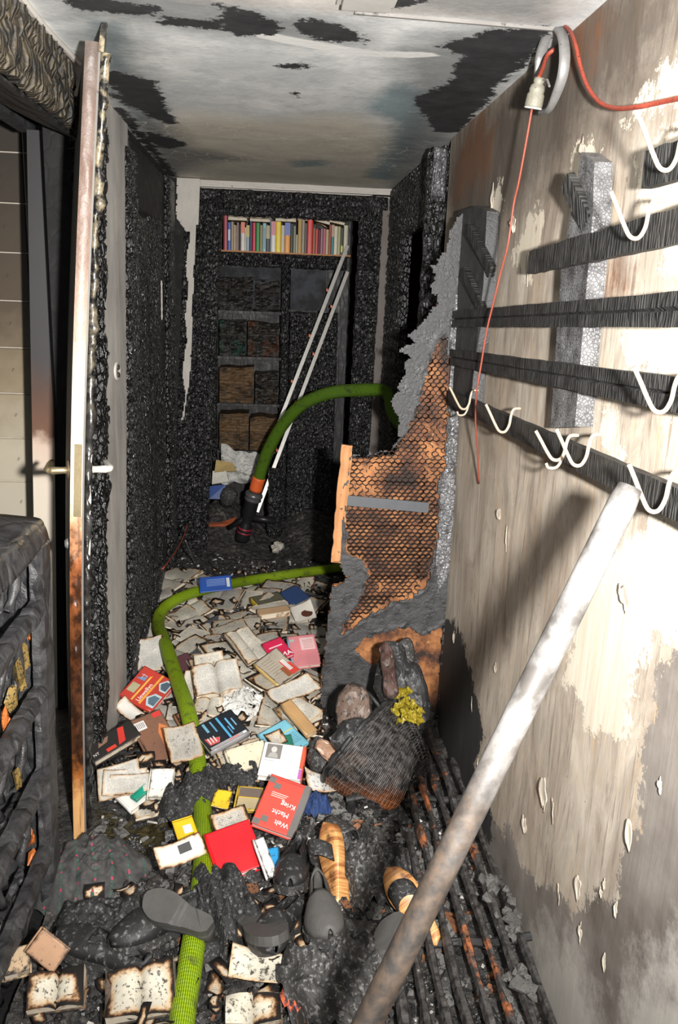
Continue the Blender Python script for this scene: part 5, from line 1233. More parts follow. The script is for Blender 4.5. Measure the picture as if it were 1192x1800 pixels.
for py in (548, 628, 710, 792):
    zz = zat(440, py); mb = MB().box((-.345,YS-.03,zz-.012), (.05,YS+.25,zz+.004)); obj('shelf_board', mb, MAT['char_smooth'], bc, world=True)
obj('charred_side', char_slab((.10, YS+.0, 0.0), (1,0,0), (0,0,1), .30, 1.46, .03, .0095, (.026,.026), .006, 57, .003), MAT['char'], bc, world=True)
mb = MB().bar((.075,YS-.02,1.28), (.075,YS-.02,1.70), .006, .006, up=(0,1,0)); obj('pale_rod', mb, MAT['plaster'], bc, world=True)
# standing books on the top shelf: (width in photo units, height, colour, band, label)
SB = [(35,1.0,(.30,.035,.05),None,'tall dark red book at the left end of the top shelf'),
(26,.78,(.06,.12,.42),(.55,.58,.62,.35,.75),'blue book with white spine lettering, second on the top shelf'),
(24,.80,(.34,.24,.13),None,'brown-beige book just right of the blue one on the top shelf'),
(12,.72,(.60,.52,.38),None,'thin cream book, fourth from the left on the top shelf'),
(12,.70,(.45,.35,.26),None,'thin pale tan book, fifth from the left on the top shelf'),
(17,.78,(.33,.23,.22),None,'mauve-tan book, sixth from the left on the top shelf'),
(17,.74,(.02,.018,.02),None,'black book left of the orange and white one on the top shelf'),
(32,.80,(.72,.66,.60),(.75,.13,.02,.62,1.0),'book with orange top and white lower spine on the top shelf'),
(12,.66,(.70,.66,.58),None,'thin whitish book right of the orange and white one'),
(26,.72,(.30,.38,.45),(.50,.34,.04,.55,1.0),'book with ochre top and blue-grey lower spine on the top shelf'),
(22,.84,(.02,.05,.10),None,'navy book left of the crimson one on the top shelf'),
(30,.80,(.55,.015,.05),None,'crimson book left of the green one on the top shelf'),
(32,.80,(.02,.24,.05),None,'bright green book on the top shelf'),
(23,.74,(.30,.25,.10),None,'olive-brown book right of the green one on the top shelf'),
(30,.80,(.25,.50,.58),(.06,.2,.3,.1,.85),'light blue book with dark lettering on the top shelf'),
(28,.74,(.06,.06,.05),(.38,.26,.06,.5,1.0),'dark book with brown-yellow top right of the light blue one'),
(12,.92,(.22,.26,.30),None,'thin slate-grey book left of the pink and silver one'),
(38,.86,(.74,.72,.70),(.55,.14,.20,.55,1.0),'pink and silver shiny book on the top shelf'),
(43,.86,(.85,.62,.03),None,'shiny yellow foil book in the middle of the top shelf'),
(30,.76,(.55,.52,.46),None,'light grey book right of the yellow foil one'),
(46,.84,(.80,.30,.02),(.03,.08,.38,.58,1.0),'thick book, blue above and orange below, on the top shelf'),
(24,.80,(.035,.05,.035),None,'dark green-black book right of the blue and orange one'),
(23,.76,(.24,.25,.19),None,'grey-green book on the top shelf left of the ochre one'),
(14,.52,(.55,.52,.42),None,'short pale book tucked left of the tall ochre one'),
(34,.95,(.42,.26,.07),None,'tall ochre book on the right half of the top shelf'),
(23,.93,(.36,.31,.24),None,'tall grey-beige book right of the ochre one'),
(20,.85,(.13,.12,.12),None,'dark speckled grey book left of the scarlet one'),
(48,.95,(.62,.03,.02),None,'thick scarlet book on the right half of the top shelf'),
(22,.72,(.28,.15,.08),None,'brown book right of the thick scarlet one'),
(22,.70,(.60,.06,.05),None,'narrow red book, second right of the thick scarlet one'),
(19,.68,(.14,.02,.04),None,'dark maroon book in the right part of the top shelf'),
(22,.72,(.30,.17,.22),None,'mauve book in the right part of the top shelf'),
(22,.72,(.50,.13,.16),None,'pink-red book right of the mauve one on the top shelf'),
(26,.70,(.48,.36,.22),None,'tan book under the curled white page on the top shelf'),
(20,.84,(.34,.09,.05),None,'brick-coloured book in the right part of the top shelf'),
(22,.84,(.04,.22,.24),(.42,.2,.1,.6,1.0),'book with tan top and teal lower spine on the top shelf'),
(31,.80,(.62,.58,.44),None,'thick cream book near the right end of the top shelf'),
(24,.80,(.40,.40,.20),None,'pale olive book near the right end of the top shelf'),
(24,.76,(.03,.03,.02),(.55,.5,.04,.1,.35),'black book with yellow mark near the right end of the top shelf'),
(36,.84,(.52,.50,.36),None,'cream-olive book at the right end of the top shelf')]
x = aty(393,400,YS)[0]; xe = aty(611,420,YS)[0]; unit = (xe-x)/sum(b[0] for b in SB); zb = 1.806; HB = .205
for k, (wu, hf, col, band, lab) in enumerate(SB):
    w = wu*unit*.97; h = HB*hf; dp = .13+.02*((k*5) % 4)/4; y0 = YS-.028+.006*((k*3) % 5)/5
    r = thing('shelf_book', lab, 'book', (x+wu*unit/2, y0, zb+.0005), 'books standing on the top shelf')
    mb = MB(); nseg = 6
    prof = [(-w/2, dp)]+[(-w/2*math.cos(math.pi*q/nseg), .004-.004*math.sin(math.pi*q/nseg)) for q in range(nseg+1)]+[(w/2, dp)]
    inn = [(min(max(px_, -w/2+.0015), w/2-.0015), py_+.0015 if 0 < i < len(prof)-1 else py_) for i, (px_, py_) in enumerate(prof)]
    nn = len(prof)
    vs = [(a, b, zz) for zz in (0, h) for a, b in prof]+[(a, b, zz) for zz in (0, h) for a, b in inn]
    fs = [(i, i+1, nn+i+1, nn+i) for i in range(nn-1)]+[(2*nn+i+1, 2*nn+i, 3*nn+i, 3*nn+i+1) for i in range(nn-1)]+[(nn+i, nn+i+1, 3*nn+i+1, 3*nn+i) for i in range(nn-1)]+[(i+1, i, 2*nn+i, 2*nn+i+1) for i in range(nn-1)]
    mb.add(vs, fs, edge=[.03]*len(vs)); cv = obj('cover', mb, MAT['spine'], r, color=col)
    mb = MB(); mb.box((-w/2+.0018, .006, .004), (w/2-.0018, dp-.003, h-.004)); obj('page_block', mb, MAT['edges_clean'], r)
    if band:
        mb = MB(); z0, z1 = band[3]*h, band[4]*h; ins = .003 if z1-z0 < h*.9 and band[4] < 1 else 0
        mb.box((-w/2+ins, -.0008, z0), (w/2-ins, .004, z1-.0005)); obj('spine_band', mb, MAT['spine'], cv, color=band[:3])
    x += wu*unit
# books lying on top of the row
def flat_book(px0, px1, py_top, thick, col, lab, tilt=0.0, dp=.13):
    a = aty(px0, py_top, YS); b = aty(px1, py_top, YS); w = b[0]-a[0]; zt = a[2]-thick
    r = root_at('lying_book', lab, 'book', Matrix.Translation(((a[0]+b[0])/2, YS-.02+dp/2, zt)) @ Matrix.Rotation(tilt, 4, 'Y'), 'books lying on top of the shelf row')
    mb = MB(); mb.box((-w/2,-dp/2,thick-.002), (w/2,dp/2,thick)); mb.box((-w/2,-dp/2,0), (w/2,dp/2,.002)); mb.box((-w/2,dp/2-.002,0), (w/2,dp/2,thick)); obj('cover', mb, MAT['spine'], r, color=col)
    mb = MB(); mb.box((-w/2+.002,-dp/2+.002,.002), (w/2-.002,dp/2-.002,thick-.002)); obj('page_block', mb, MAT['edges'], r)
flat_book(401,435,381.5,.018,(.45,.36,.24),'lower beige book lying left on the shelf row')
flat_book(402,436,376,.016,(.50,.40,.28),'upper beige book lying left on the shelf row')
flat_book(439,478,384,.018,(.28,.17,.08),'lower brown book lying on the green end of the shelf row')
flat_book(440,478,379,.014,(.36,.22,.10),'upper brown book lying on the green end of the shelf row')
flat_book(484,521,381,.026,(.52,.43,.28),'thick beige book lying above the yellow foil book')
flat_book(523,548,383,.016,(.10,.07,.05),'dark book lying above the ochre book')
flat_book(551,580,386,.018,(.14,.08,.04),'dark brown book lying tilted above the mauve books', .22)
flat_book(578,606,388,.016,(.40,.29,.15),'tan book lying tilted at the right end of the row', .18)
flat_book(593,611,385,.010,(.36,.36,.35),'thin grey book on top at the right end of the row', .05)
a = aty(566,398,YS-.035); mb = MB(); P = crv([tuple(aty(xx, yy, YS-.036)) for xx, yy in ((555,394),(562,395),(570,398),(576,404))], 4)
mb.grid(np.array([[tuple(p), tuple(p+Vector((0,.06,.008)))] for p in P]))
o = obj('curled_page', mb, MAT['page_white'], smooth=True); md = o.modifiers.new('thick', 'SOLIDIFY'); md.thickness = .006; tag(o, 'curled white page poking out above the tan shelf book', 'page')
# burnt remains on the lower shelves
rw = [(548,.30,None),(628,.26,None),(710,.25,None),(792,.25,None)]
MAT['burnt_brown'] = m_paper('browned_page_stack', False, .05, (.34,.19,.08), .50)
MAT['burnt_dark'] = m_paper('blackened_page_stack', False, .09, (.09,.06,.035), .46)
t = NT('wavy_browned_stack'); ob = t.coord((3,3,60)); o2 = t.coord(); n1 = t.noise(ob, 2.0, 5, .6, 1.5); n2 = t.noise(o2, 9.0, 5)
MAT['stack_brown'] = t.out(t.mix(t.rng(n2, .48, .68), t.mix(t.rng(n1, .35, .65), (.022,.011,.005), (.20,.115,.048)), (.008,.006,.004)), .6, t.bump(n1, .8, .006))
t = NT('wavy_black_stack'); ob = t.coord((3,3,60)); o2 = t.coord(); n1 = t.noise(ob, 2.0, 5, .6, 1.5); n2 = t.noise(o2, 9.0, 5); oc = t.n('ObjectInfo').outputs['Color']
MAT['stack_black'] = t.out(t.mix(t.rng(n2, .48, .62), t.mix(t.rng(n1, .35, .65), (.005,.0045,.004), (.022,.017,.012)), t.mix(.6, oc, (.004,.004,.004))), .4, t.bump(n1, .8, .006))
def burnt_stack(x0, x1, zb, h, mat, lab, col=(.03,.02,.015), seed=0):
    r = thing('burnt_stack', lab, 'book stack', ((x0+x1)/2, YS+.1, zb), 'burnt book remains on the lower shelves')
    n, m = 26, 22; V, U = np.meshgrid(np.linspace(0,h,n), np.linspace(x0,x1,m), indexing='ij')
    Yd = YS+.0+.012*np.abs(vnoise(U*20, V*70, 0, seed))+.05*np.clip(V/h-.75+.15*vnoise(U*12, 0*V, 0, seed+3), 0, 1)+.006*vnoise(U*60, V*160, 0, seed+1)
    Zd = zb+V+.01*vnoise(U*14, V*20, 0, seed+2)*np.clip(V/h*3, 0, 1)
    mb = MB().grid(np.stack([U, Yd, Zd], -1), edge=np.full(U.shape, .03))
    rim = Yd[-1]; mb.grid(np.stack([np.stack([U[-1], U[-1]]), np.stack([Yd[-1], np.full(m, YS+.22)]), np.stack([Zd[-1], Zd[-1]])], -1))
    obj('page_stack', mb, mat, r, world=True, color=col)
zs_ = [zat(440, p)+.004 for p in (548,628,710,792)]
burnt_stack(-.335,-.13, zs_[0], .20, MAT['stack_black'], 'black soot-covered books on the left of the upper dark shelf', (.03,.03,.034), 61)
burnt_stack(-.12,.035, zs_[0], .19, MAT['stack_black'], 'black soot-covered books on the right of the upper dark shelf', (.035,.03,.03), 62)
burnt_stack(-.335,-.17, zs_[1], .22, MAT['stack_black'], 'blackened books with a green remnant on the second dark shelf', (.01,.09,.055), 63)
burnt_stack(-.16,.035, zs_[1], .21, MAT['stack_black'], 'blackened books with brown and red remnants on the second dark shelf', (.16,.055,.02), 64)
burnt_stack(-.335,-.12, zs_[2], .22, MAT['stack_brown'], 'brown wavy page remains on the third shelf, left half', seed=65)
burnt_stack(-.11,.035, zs_[2], .19, MAT['stack_black'], 'dark wavy page remains on the third shelf, right half', (.08,.04,.02), 66)
burnt_stack(-.335,-.15, zs_[3], .23, MAT['stack_brown'], 'brown wavy page remains on the fourth shelf, left half', seed=67)
burnt_stack(-.14,.035, zs_[3], .21, MAT['stack_brown'], 'brown wavy page remains on the fourth shelf, right half', seed=68)

# ------------------------------------------------------------------ leaning aluminium rails
lr = thing('aluminium_rail_pair', 'pair of white aluminium rails with red clips leaning in the end doorway', 'rails', aty(455,888,4.78))
def lerp(a, b, s): return a+(b-a)*s
ra, rb_ = aty(611,432,5.22), aty(446,905,4.80); sa, sb_ = aty(611,478,5.22), aty(452,900,4.78)
for (p, q) in ((ra, aty(487,752,4.92)), (sa, sb_)):
    mb = MB(); mb.bar(p, q, .021, .010, up=(0,-1,.3)); ro = obj('rail', mb, MAT['white_metal'], lr, world=True)
    for s in (.25,.5,.75) if p is ra else (.15,.35,.55,.75):
        c = lerp(p, q, s); mb = MB(); mb.bar(c+np.array([-.018,-.004,-.004]), c+np.array([-.018,-.004,.012]), .010, .010, up=(0,1,0)); obj('clip', mb, MAT['orange_sleeve'], ro, world=True)
mb = MB(); mb.bar(aty(526,640,5.05), aty(508,712,4.98), .012, .004, up=(0,-1,0)); obj('dark_strap', mb, MAT['fabric_black'], lr, world=True)

# ------------------------------------------------------------------ nozzle and second hose
nz = thing('fire_nozzle', 'black fire hose nozzle with grey coupling standing in the end doorway', 'hose nozzle', aty(430,960,4.66))
A_, B_ = Vector(aty(447,868,4.62)), Vector(aty(425,950,4.66))
ax = (B_-A_).normalized()
mb = MB(); mb.lathe([(.001,-.01),(.040,-.01),(.050,.0),(.052,.012),(.046,.018),(.048,.028),(.050,.036),(.044,.042),(.040,.044)], A_, 24, ax); obj('coupling', mb, MAT['nozzle_ring'], nz, smooth=True, world=True)
Ln = (B_-A_).length
mb = MB(); mb.lathe([(.040,.04),(.040,.12),(.034,.14),(.028,.17),(.030,.19),(.040,.22),(.042,Ln-.02),(.036,Ln),(.001,Ln)], A_, 24, ax); bd = obj('body', mb, MAT['nozzle'], nz, smooth=True, world=True)
mb = MB(); mb.tube([A_+ax*.15, Vector(aty(485,916,4.62))], [.018,.022], 12); obj('grip', mb, MAT['nozzle'], bd, smooth=True, world=True)
mb = MB(); mb.tube([A_+ax*.15, Vector(aty(402,928,4.70))], [.016,.014], 12); obj('shut_off_lever', mb, MAT['nozzle'], bd, smooth=True, world=True)
for q in (.215, .24): mb = MB(); mb.lathe([(.0395,q),(.0425,q+.003),(.0425,q+.008),(.0395,q+.011)], A_, 24, ax); obj('red_ring', mb, m_plain('red_ring', (.30,.02,.04), .4), bd, smooth=True, world=True)
h2 = crv([Vector(aty(449,862,4.615)), Vector(aty(457,835,4.60)), Vector(aty(470,795,4.57)), Vector(aty(495,750,4.52)), Vector(aty(530,712,4.46)), Vector(aty(575,692,4.40)), Vector(aty(625,686,4.34)), Vector(aty(680,690,4.24)), Vector((.62,4.1,.98)), Vector((.80,3.95,.80))], 8)
ho = thing('charged_hose', 'green hose arching from the right doorway down to the nozzle', 'fire hose', tuple(h2[0]))
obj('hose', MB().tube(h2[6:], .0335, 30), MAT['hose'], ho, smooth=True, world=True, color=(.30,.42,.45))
obj('orange_sleeve', MB().tube(h2[:8], .0375, 24), MAT['orange_sleeve'], ho, smooth=True, world=True)

# rubble pieces in the end room
g = aty(500,960,4.45); mb = MB(); [mb.ico((random.uniform(-.02,.02),random.uniform(-.02,.02),random.uniform(-.02,.02)), random.uniform(.018,.03), (1,.8,.9), .4, 5+q) for q in range(9)]; o = obj('ash_lump', mb, m_plain('pale_ash_lump', (.50,.46,.40), .8, .4, 60, .8, soot=.6)); o.location = aty(488,962,4.42); tag(o, 'pale crumbly lump on the floor right of the nozzle', 'ash lump')
for k, (px, py, y, pts_, col, lab) in enumerate([
    (390,918,4.9,[(-.10,-.02),(.0,.0),(.09,.03),(.06,-.02),(.0,-.035),(-.08,-.04)],(.42,.10,.04),'flat orange-brown plastic shard left of the nozzle'),
    (382,866,5.0,[(-.05,-.04),(.05,-.045),(.05,.045),(-.05,.04)],(.03,.08,.28),'blue card piece at the foot of the end bookcase'),
    (386,840,5.02,[(-.05,-.04),(.05,-.03),(.04,.04),(-.04,.045)],(.72,.70,.62),'white card piece at the foot of the end bookcase'),
    (395,822,5.06,[(-.07,-.03),(.07,-.03),(.05,.03),(-.05,.05)],(.52,.38,.16),'tan torn card leaning at the foot of the end bookcase')]):
    o = None; mb = MB(); n = len(pts_); nn = 3
    mb.add([(a, -.012+.01*math.sin(i*2+k), b) for i, (a, b) in enumerate(pts_)]+[(a, .0+.01*math.sin(i*2+k), b) for i, (a, b) in enumerate(pts_)], [tuple(range(n)), tuple(range(2*n-1, n-1, -1))]+[(i, i+n, (i+1) % n+n, (i+1) % n) for i in range(n)], edge=[.02]*(2*n))
    o = obj(['plastic_shard','card_piece','card_piece','card_piece'][k], mb, MAT['cover'], color=col); o.location = aty(px, py, y); o.rotation_euler = (-.5 if k else -1.0, .0, .1*k); tag(o, lab, 'card' if k else 'plastic shard')
# pale crumpled sheet on the rubble
n = 24; u = np.linspace(-1,1,n); U, V = np.meshgrid(u, u); c0 = aty(425,822,5.16)
Yd = c0[1]-.09*(1-U**2)*(1-V**2)*.6+.02*vnoise(U*5, V*5, 0, 3)+.03*np.abs(vnoise(U*2.2, V*2.2, 0, 6))
mb = MB().grid(np.stack([c0[0]+U*.13, Yd, c0[2]+V*.11*(1+.2*vnoise(U*3,V*0,0,2))-.02*U], -1), edge=np.full(U.shape, .03)); tag(obj('crumpled_sheet', mb, MAT['ash_paper'], smooth=True), 'crumpled pale sheet hanging at the foot of the end bookcase', 'paper')
mb = MB(); c0 = Vector(aty(402,872,4.98)); mb.lathe([(.001,.06),(.03,.055),(.05,.03),(.052,-.02),(.04,-.06),(.001,-.065)], c0, 14, (.3,-.4,.8)); tag(obj('melted_jar', mb, MAT['rubber'], smooth=True), 'dark ribbed melted jar left of the orange sleeve', 'jar')
# charred upright stump beside nozzle
mb = char_slab(tuple(aty(470,940,4.85)), (1,0,0), (0,0,1), .085, .42, .05, .010, (.025,.03), .012, 71, .006); tag(obj('charred_stump', mb, MAT['char']), 'charred upright stump beside the nozzle', 'charred wood')
# thin wires
for k, pts_ in enumerate([[(286,1000),(305,975),(322,945),(330,920)], [(345,998),(335,972),(326,950)], [(800,1130),(806,1080),(812,1050)]][:2]):
    mb = MB(); mb.tube(crv([atx(a, b, -.42+.02*k) if k < 2 else atx(a, b, .62) for a, b in pts_], 5), .0035, 6); tag(obj('burnt_wire', mb, [MAT['cable'], MAT['steel']][k], smooth=True), ['thin reddish burnt wire rising at the left door casing', 'thin grey burnt wire crossing the rubble by the left casing'][k], 'wire')
# ------------------------------------------------------------------ shoes
def shoe(label, px, py, L, W, yaw, pitch=0.0, roll=0.0, dz=.03, mat='leather_black', sole='rubber', H=.075, opening=(.08,.52), heel=.02, name='shoe', M=None, insole='rubber'):
    g = on_heap(px, py, dz) if M is None else None
    M = M or Matrix.Translation(tuple(g)) @ Matrix.Rotation(yaw, 4, 'Z') @ Matrix.Rotation(pitch, 4, 'X') @ Matrix.Rotation(roll, 4, 'Y')
    r = root_at(name, label, 'shoe', M)
    n = 22; T = np.linspace(0, 1, n)
    def hw(t): return W/2*(.60+.10*math.sin(t*3.1)+.38*math.exp(-((t-.70)/.23)**2))*(1-max(0, (t-.86)/.14)**2.2*.75)*(1-max(0, (.10-t)/.10)**2*.45)
    def cx(t): return .012*math.sin((t-.3)*3.0)
    def up(t): return H*(1.0-.12*math.sin(t*5)) if t < .5 else H*(.93-.62*((t-.5)/.5)**1.1)
    rim = [(cx(t)+hw(t), (t-.5)*L) for t in T]+[(cx(t)-hw(t), (t-.5)*L) for t in T[::-1]]
    k = len(rim); z0, z1 = 0.0, heel
    mb = MB(); mb.add([(a*1.03, b*1.015, z0+(.004 if .33 < b/L+.5 < .45 else 0)) for a, b in rim]+[(a*1.05, b*1.02, z1) for a, b in rim], [tuple(range(k-1,-1,-1)), tuple(range(k, 2*k))]+[(i, (i+1) % k, (i+1) % k+k, i+k) for i in range(k)])
    obj('sole', mb, MAT[sole], r)
    m = 13; P = np.zeros((n, m, 3))
    for i, t in enumerate(T):
        for j in range(m):
            a = math.pi*j/(m-1); w = hw(t); q = 1.0-.10*math.sin(a) if t < .5 else 1
            P[i, j] = (cx(t)+w*math.cos(a)*q*(1-.18*math.sin(a)), (t-.5)*L, z1+up(t)*(max(0.0, math.sin(a))**.75))
    mb = MB(); fs = []
    for i in range(n-1):
        for j in range(m-1):
            tc = (T[i]+T[i+1])/2; a = (j+.5)/(m-1)
            if opening[0] < tc < opening[1] and .22 < a < .78: continue
            fs.append((i*m+j, (i+1)*m+j, (i+1)*m+j+1, i*m+j+1))
    mb.add(P.reshape(-1,3).tolist(), fs); mb.add(P[0].tolist(), [tuple(range(m))])
    o = obj('upper', mb, MAT[mat], r, smooth=True); md = o.modifiers.new('thick', 'SOLIDIFY'); md.thickness = .004; md.offset = -1
    mb = MB(); mb.add([(a*.9, b*.96, z1+.004) for a, b in rim], [tuple(range(k))]); obj('insole', mb, MAT[insole], r)
    return r
PI = math.pi
shoe('black slip-on shoe standing toe-down in front of the bright red book', 522, 1546, .215, .08, PI*.98, .35, .1, .04, 'leather_black', 'rubber', .07, (.06,.62))
shoe('upturned black shoe lying sole-up right of the hose', 450, 1622, .235, .085, .30, PI-.45, .0, .09, 'leather_black', 'rubber_grey', .06)
shoe('grey sooty shoe lying on its side across the hose', 312, 1598, .175, .07, .95, .15, PI-.35, .11, 'rubber_grey', 'rubber_grey', .06)
shoe('big grey-toed shoe in front of the wooden clog', 574, 1625, .22, .09, .15+PI, .30, .1, .05, 'rubber_grey', 'rubber', .075)
shoe('small crushed shoe between the upturned sole and the grey-toed shoe', 496, 1646, .18, .085, 2.7, .2, .25, .03, 'leather_black', 'rubber', .055)
shoe('curved black slipper in the near left rubble', 176, 1690, .25, .095, 1.2, .1, .15, .03, 'leather_black', 'rubber', .05, (.05,.6))
shoe('dark crumpled shoe with the opening up beside the hose in front', 278, 1648, .23, .10, 2.2, .1, .3, .03, 'leather_black', 'rubber', .07, (.05,.6))
shoe('ribbed grey shoe sole half hidden behind the pole', 690, 1668, .19, .08, -.35, .2, PI-.4, .08, 'rubber', 'rubber_grey', .06)
shoe('charred shoe lying below the wicker basket', 600, 1500, .20, .09, .5, .2, .3, .02, 'rubber', 'rubber', .06)
# wooden clog sole with grain
t = NT('scorched_clog_wood'); ob = t.coord((4,70,4)); o2 = t.coord(); n1 = t.noise(ob, 1.2, 4, .6, 1.0); n2 = t.noise(o2, 16.0, 5)
MAT['clog'] = t.out(t.mix(t.rng(n2, .55, .70), t.mix(t.rng(n1, .4, .6), (.70,.36,.13), (.30,.11,.035)), (.05,.02,.01)), .4, t.bump(n1, .2, .003))
def clog(label, px, py, yaw, pitch, roll, dz, L=.22, W=.085):
    g = on_heap(px, py, dz); r = root_at('wooden_clog', label, 'clog', Matrix.Translation(tuple(g)) @ Matrix.Rotation(yaw, 4, 'Z') @ Matrix.Rotation(pitch, 4, 'X') @ Matrix.Rotation(roll, 4, 'Y'))
    n, m = 20, 16; P = np.zeros((n, m+1, 3))
    for i in range(n):
        t_ = i/(n-1); w = W/2*(.62+.36*math.exp(-((t_-.68)/.26)**2))*math.sqrt(max(0, 1-abs(2*t_-1)**5))+.001
        for j in range(m+1):
            a = 2*PI*j/m; h = (.030+.012*(t_ < .35)) if math.sin(a) < 0 else .012-.006*math.sin(t_*6)
            P[i, j] = (w*math.cos(a), (t_-.5)*L, h*math.copysign(abs(math.sin(a))**.5, math.sin(a)))
    obj('clog_sole', MB().grid(P, flip=True), MAT['clog'], r, smooth=True)
    pts_ = [(W*.42*math.cos(a), L*.08+.02*math.sin(a), .012+.045*math.sin(a)) for a in np.linspace(0, PI, 9)]
    mb = MB(); V = [[(p[0], p[1]-.02+q*.04, p[2]+.004*q) for q in (0, .5, 1)] for p in pts_]; mb.grid(np.array(V)); o = obj('burnt_strap', mb, MAT['fabric_black'], r, smooth=True); md = o.modifiers.new('thick', 'SOLIDIFY'); md.thickness = .004
    return r
clog('orange-brown wooden clog standing on edge below the red title book', 582, 1522, .05, .55, -1.1, .07)
clog('orange wooden clog half under the pole', 724, 1592, .6, .5, -.7, .06, .2, .08)

# ------------------------------------------------------------------ plaid cap and charred cloths
t = NT('burnt_plaid'); uv = t.n('SeparateXYZ', _0=t.n('UVMap')); ob = t.coord(); n1 = t.noise(ob, 30.0, 6, .7)
def stripes(ch, per, w):
    f = t.math('FRACT', t.math('MULTIPLY', uv.outputs[ch], per)); return t.rng(f, w, w+.03, 1, 0)
dash = t.math('FRACT', t.math('MULTIPLY', uv.outputs[1], 38.0))
dash2 = t.math('FRACT', t.math('MULTIPLY', uv.outputs[0], 38.0))
gr = t.math('MULTIPLY', stripes(0, 6.0, .10), t.rng(dash, .4, .5))
rd = t.math('MULTIPLY', t.math('MULTIPLY', stripes(0, 6.0, .10), stripes(1, 6.0, .12)), 1.0)
c = t.mix(t.rng(n1, .3, .75), (.022,.022,.023), (.10,.098,.096)); c = t.mix(t.math('MULTIPLY', gr, .7), c, (.02,.13,.085)); c = t.mix(t.math('MULTIPLY', rd, .9), c, (.42,.04,.09))
MAT['plaid'] = t.out(c, .9, t.bump(n1, .5, .006))
def cloth(name, label, cat, px, py, rx, ry, hgt, mat, seed, folds=5, dz=.0, rot=0.0, fold_amp=.012):
    g = on_heap(px, py, dz); n, m = 40, 72; P = np.zeros((n, m+1, 3)); UV = np.zeros((n, m+1, 2))
    for i in range(n):
        q = i/(n-1)
        for j in range(m+1):
            a = 2*PI*j/m; k = 1+.16*float(vnoise(math.cos(a)*1.5, math.sin(a)*1.5, 0, seed))
            x = math.cos(a)*q*k; y = math.sin(a)*q*k
            z = hgt*(1-q**2.2)+fold_amp*float(vnoise(x*folds, y*folds*.35+2, 0, seed+2))*(.3+q)+fold_amp*.28*snoise(x*folds*2.3, y*folds*2.3, 0, seed+4)*(1.2-q)+fold_amp*.14*snoise(x*folds*5, y*folds*5, 0, seed+6)
            xr, yr = x*rx, y*ry
            P[i, j] = (g[0]+xr*math.cos(rot)-yr*math.sin(rot), g[1]+xr*math.sin(rot)+yr*math.cos(rot), g[2]+z); UV[i, j] = (x*rx*4+.02*math.sin(y*5), y*ry*4)
    o = obj(name, MB().grid(P, UV), mat, smooth=True); return tag(o, label, cat)
cloth('plaid_cap', 'burnt black plaid cloth cap with green and red threads at the door foot', 'cap', 165, 1548, .155, .165, .085, MAT['plaid'], 3, 7, .0, .2, .022)
cloth('charred_cloth', 'dark charred cloth crumpled below the plaid cap', 'cloth', 205, 1640, .16, .14, .06, MAT['fabric_black'], 5, 6, .01, .5, .03)
cloth('charred_cloth', 'black charred rag draped over the hose', 'cloth', 345, 1412, .115, .10, .10, MAT['fabric_black'], 7, 6, .02, .4, .035)
cloth('charred_cloth', 'black charred clump right of the hose above the yellow leaf', 'cloth', 412, 1374, .10, .06, .05, MAT['fabric_black'], 9, 6, .03, .1, .03)
cloth('charred_cloth', 'dark charred cloth beside the hose and the upturned shoe', 'cloth', 388, 1600, .10, .14, .06, MAT['fabric_black'], 11, 6, .02, .3, .035)
cloth('charred_cloth', 'dark crusted clump beneath the pole shadow', 'cloth', 650, 1530, .12, .15, .05, MAT['rubber'], 13, 7, .02, .3, .04)
cloth('charred_cloth', 'dark crusted clump at the bottom edge near the pole', 'cloth', 600, 1720, .13, .13, .07, MAT['rubber'], 15, 7, .02, .7, .04)
cloth('blue_rag', 'small dark blue scorched rag beside the red title book', 'cloth', 556, 1418, .055, .05, .04, m_plain('blue_rag', (.02,.05,.16), .8, .5, 40, .5, soot=.55), 17, 6, .02)
cloth('red_blue_scrap', 'small orange-red and dark blue scrap near the bottom edge', 'scrap', 528, 1752, .04, .04, .02, m_plain('red_blue_scrap', (.62,.12,.03), .7, .3, 50, .5, soot=.50, sootcol=(.03,.04,.12)), 19, 6, .05)

# ------------------------------------------------------------------ charred wicker basket
bk = thing('wicker_basket', 'charred wicker basket tipped over in front of the hollow door', 'basket', atz(670,1330,.06))
bo = Vector(atz(630,1302,.23)); 
# axes: the mouth faces up-left; the bowl bulges down-right towards the viewer
Zb = Vector((-.66,.46,.42)).normalized(); Xb = Vector((.05,.62,.62)); Xb = (Xb-Zb*Xb.dot(Zb)).normalized(); Yb = Zb.cross(Xb)
RX, RY, DP = .165, .125, .20
def bpt(a, v, k=1.0):   # a angle round, v 0 rim .. 1 base
    s = (1-.42*max(0.0, v)**2.2)*(1+.05*math.sin(3*a+1))*k; dent = 1-.14*math.exp(-((a-2.3)/.5)**2)
    return bo+Xb*RX*math.cos(a)*s*dent+Yb*RY*math.sin(a)*s*dent-Zb*DP*v*(1+.10*math.sin(2*a))
t = NT('charred_wicker'); ob = t.coord(); n1 = t.noise(ob, 7.0, 5); n2 = t.noise(ob, 60.0, 4); bt = t.n('SeparateXYZ', _0=ob)
lowf = t.math('MULTIPLY', t.rng(t.math('ADD', bt.outputs[2], t.math('MULTIPLY', t.math('SUBTRACT', n1, .5), .25)), .13, .04), t.rng(n1, .42, .54))
c = t.mix(lowf, t.mix(t.rng(n2, .4, .75), (.014,.013,.013), (.14,.13,.125)), t.mix(n2, (.40,.11,.03), (.70,.24,.06)))
MAT['wicker'] = t.out(c, .45, t.bump(n2, .4, .003))
mb = MB(); NR = 22
for k in range(44):
    v = .02+.96*k/43; pts_ = []
    for q in range(NR*6+1):
        a = 2*PI*q/(NR*6); w = math.cos(NR/2*a+(PI if k % 2 else 0))
        p = bpt(a, v); out = (p-(bo-Zb*DP*v)).normalized(); pts_.append(p+out*.0026*w)
    mb.tube(pts_, .0021, 5, cap=False)
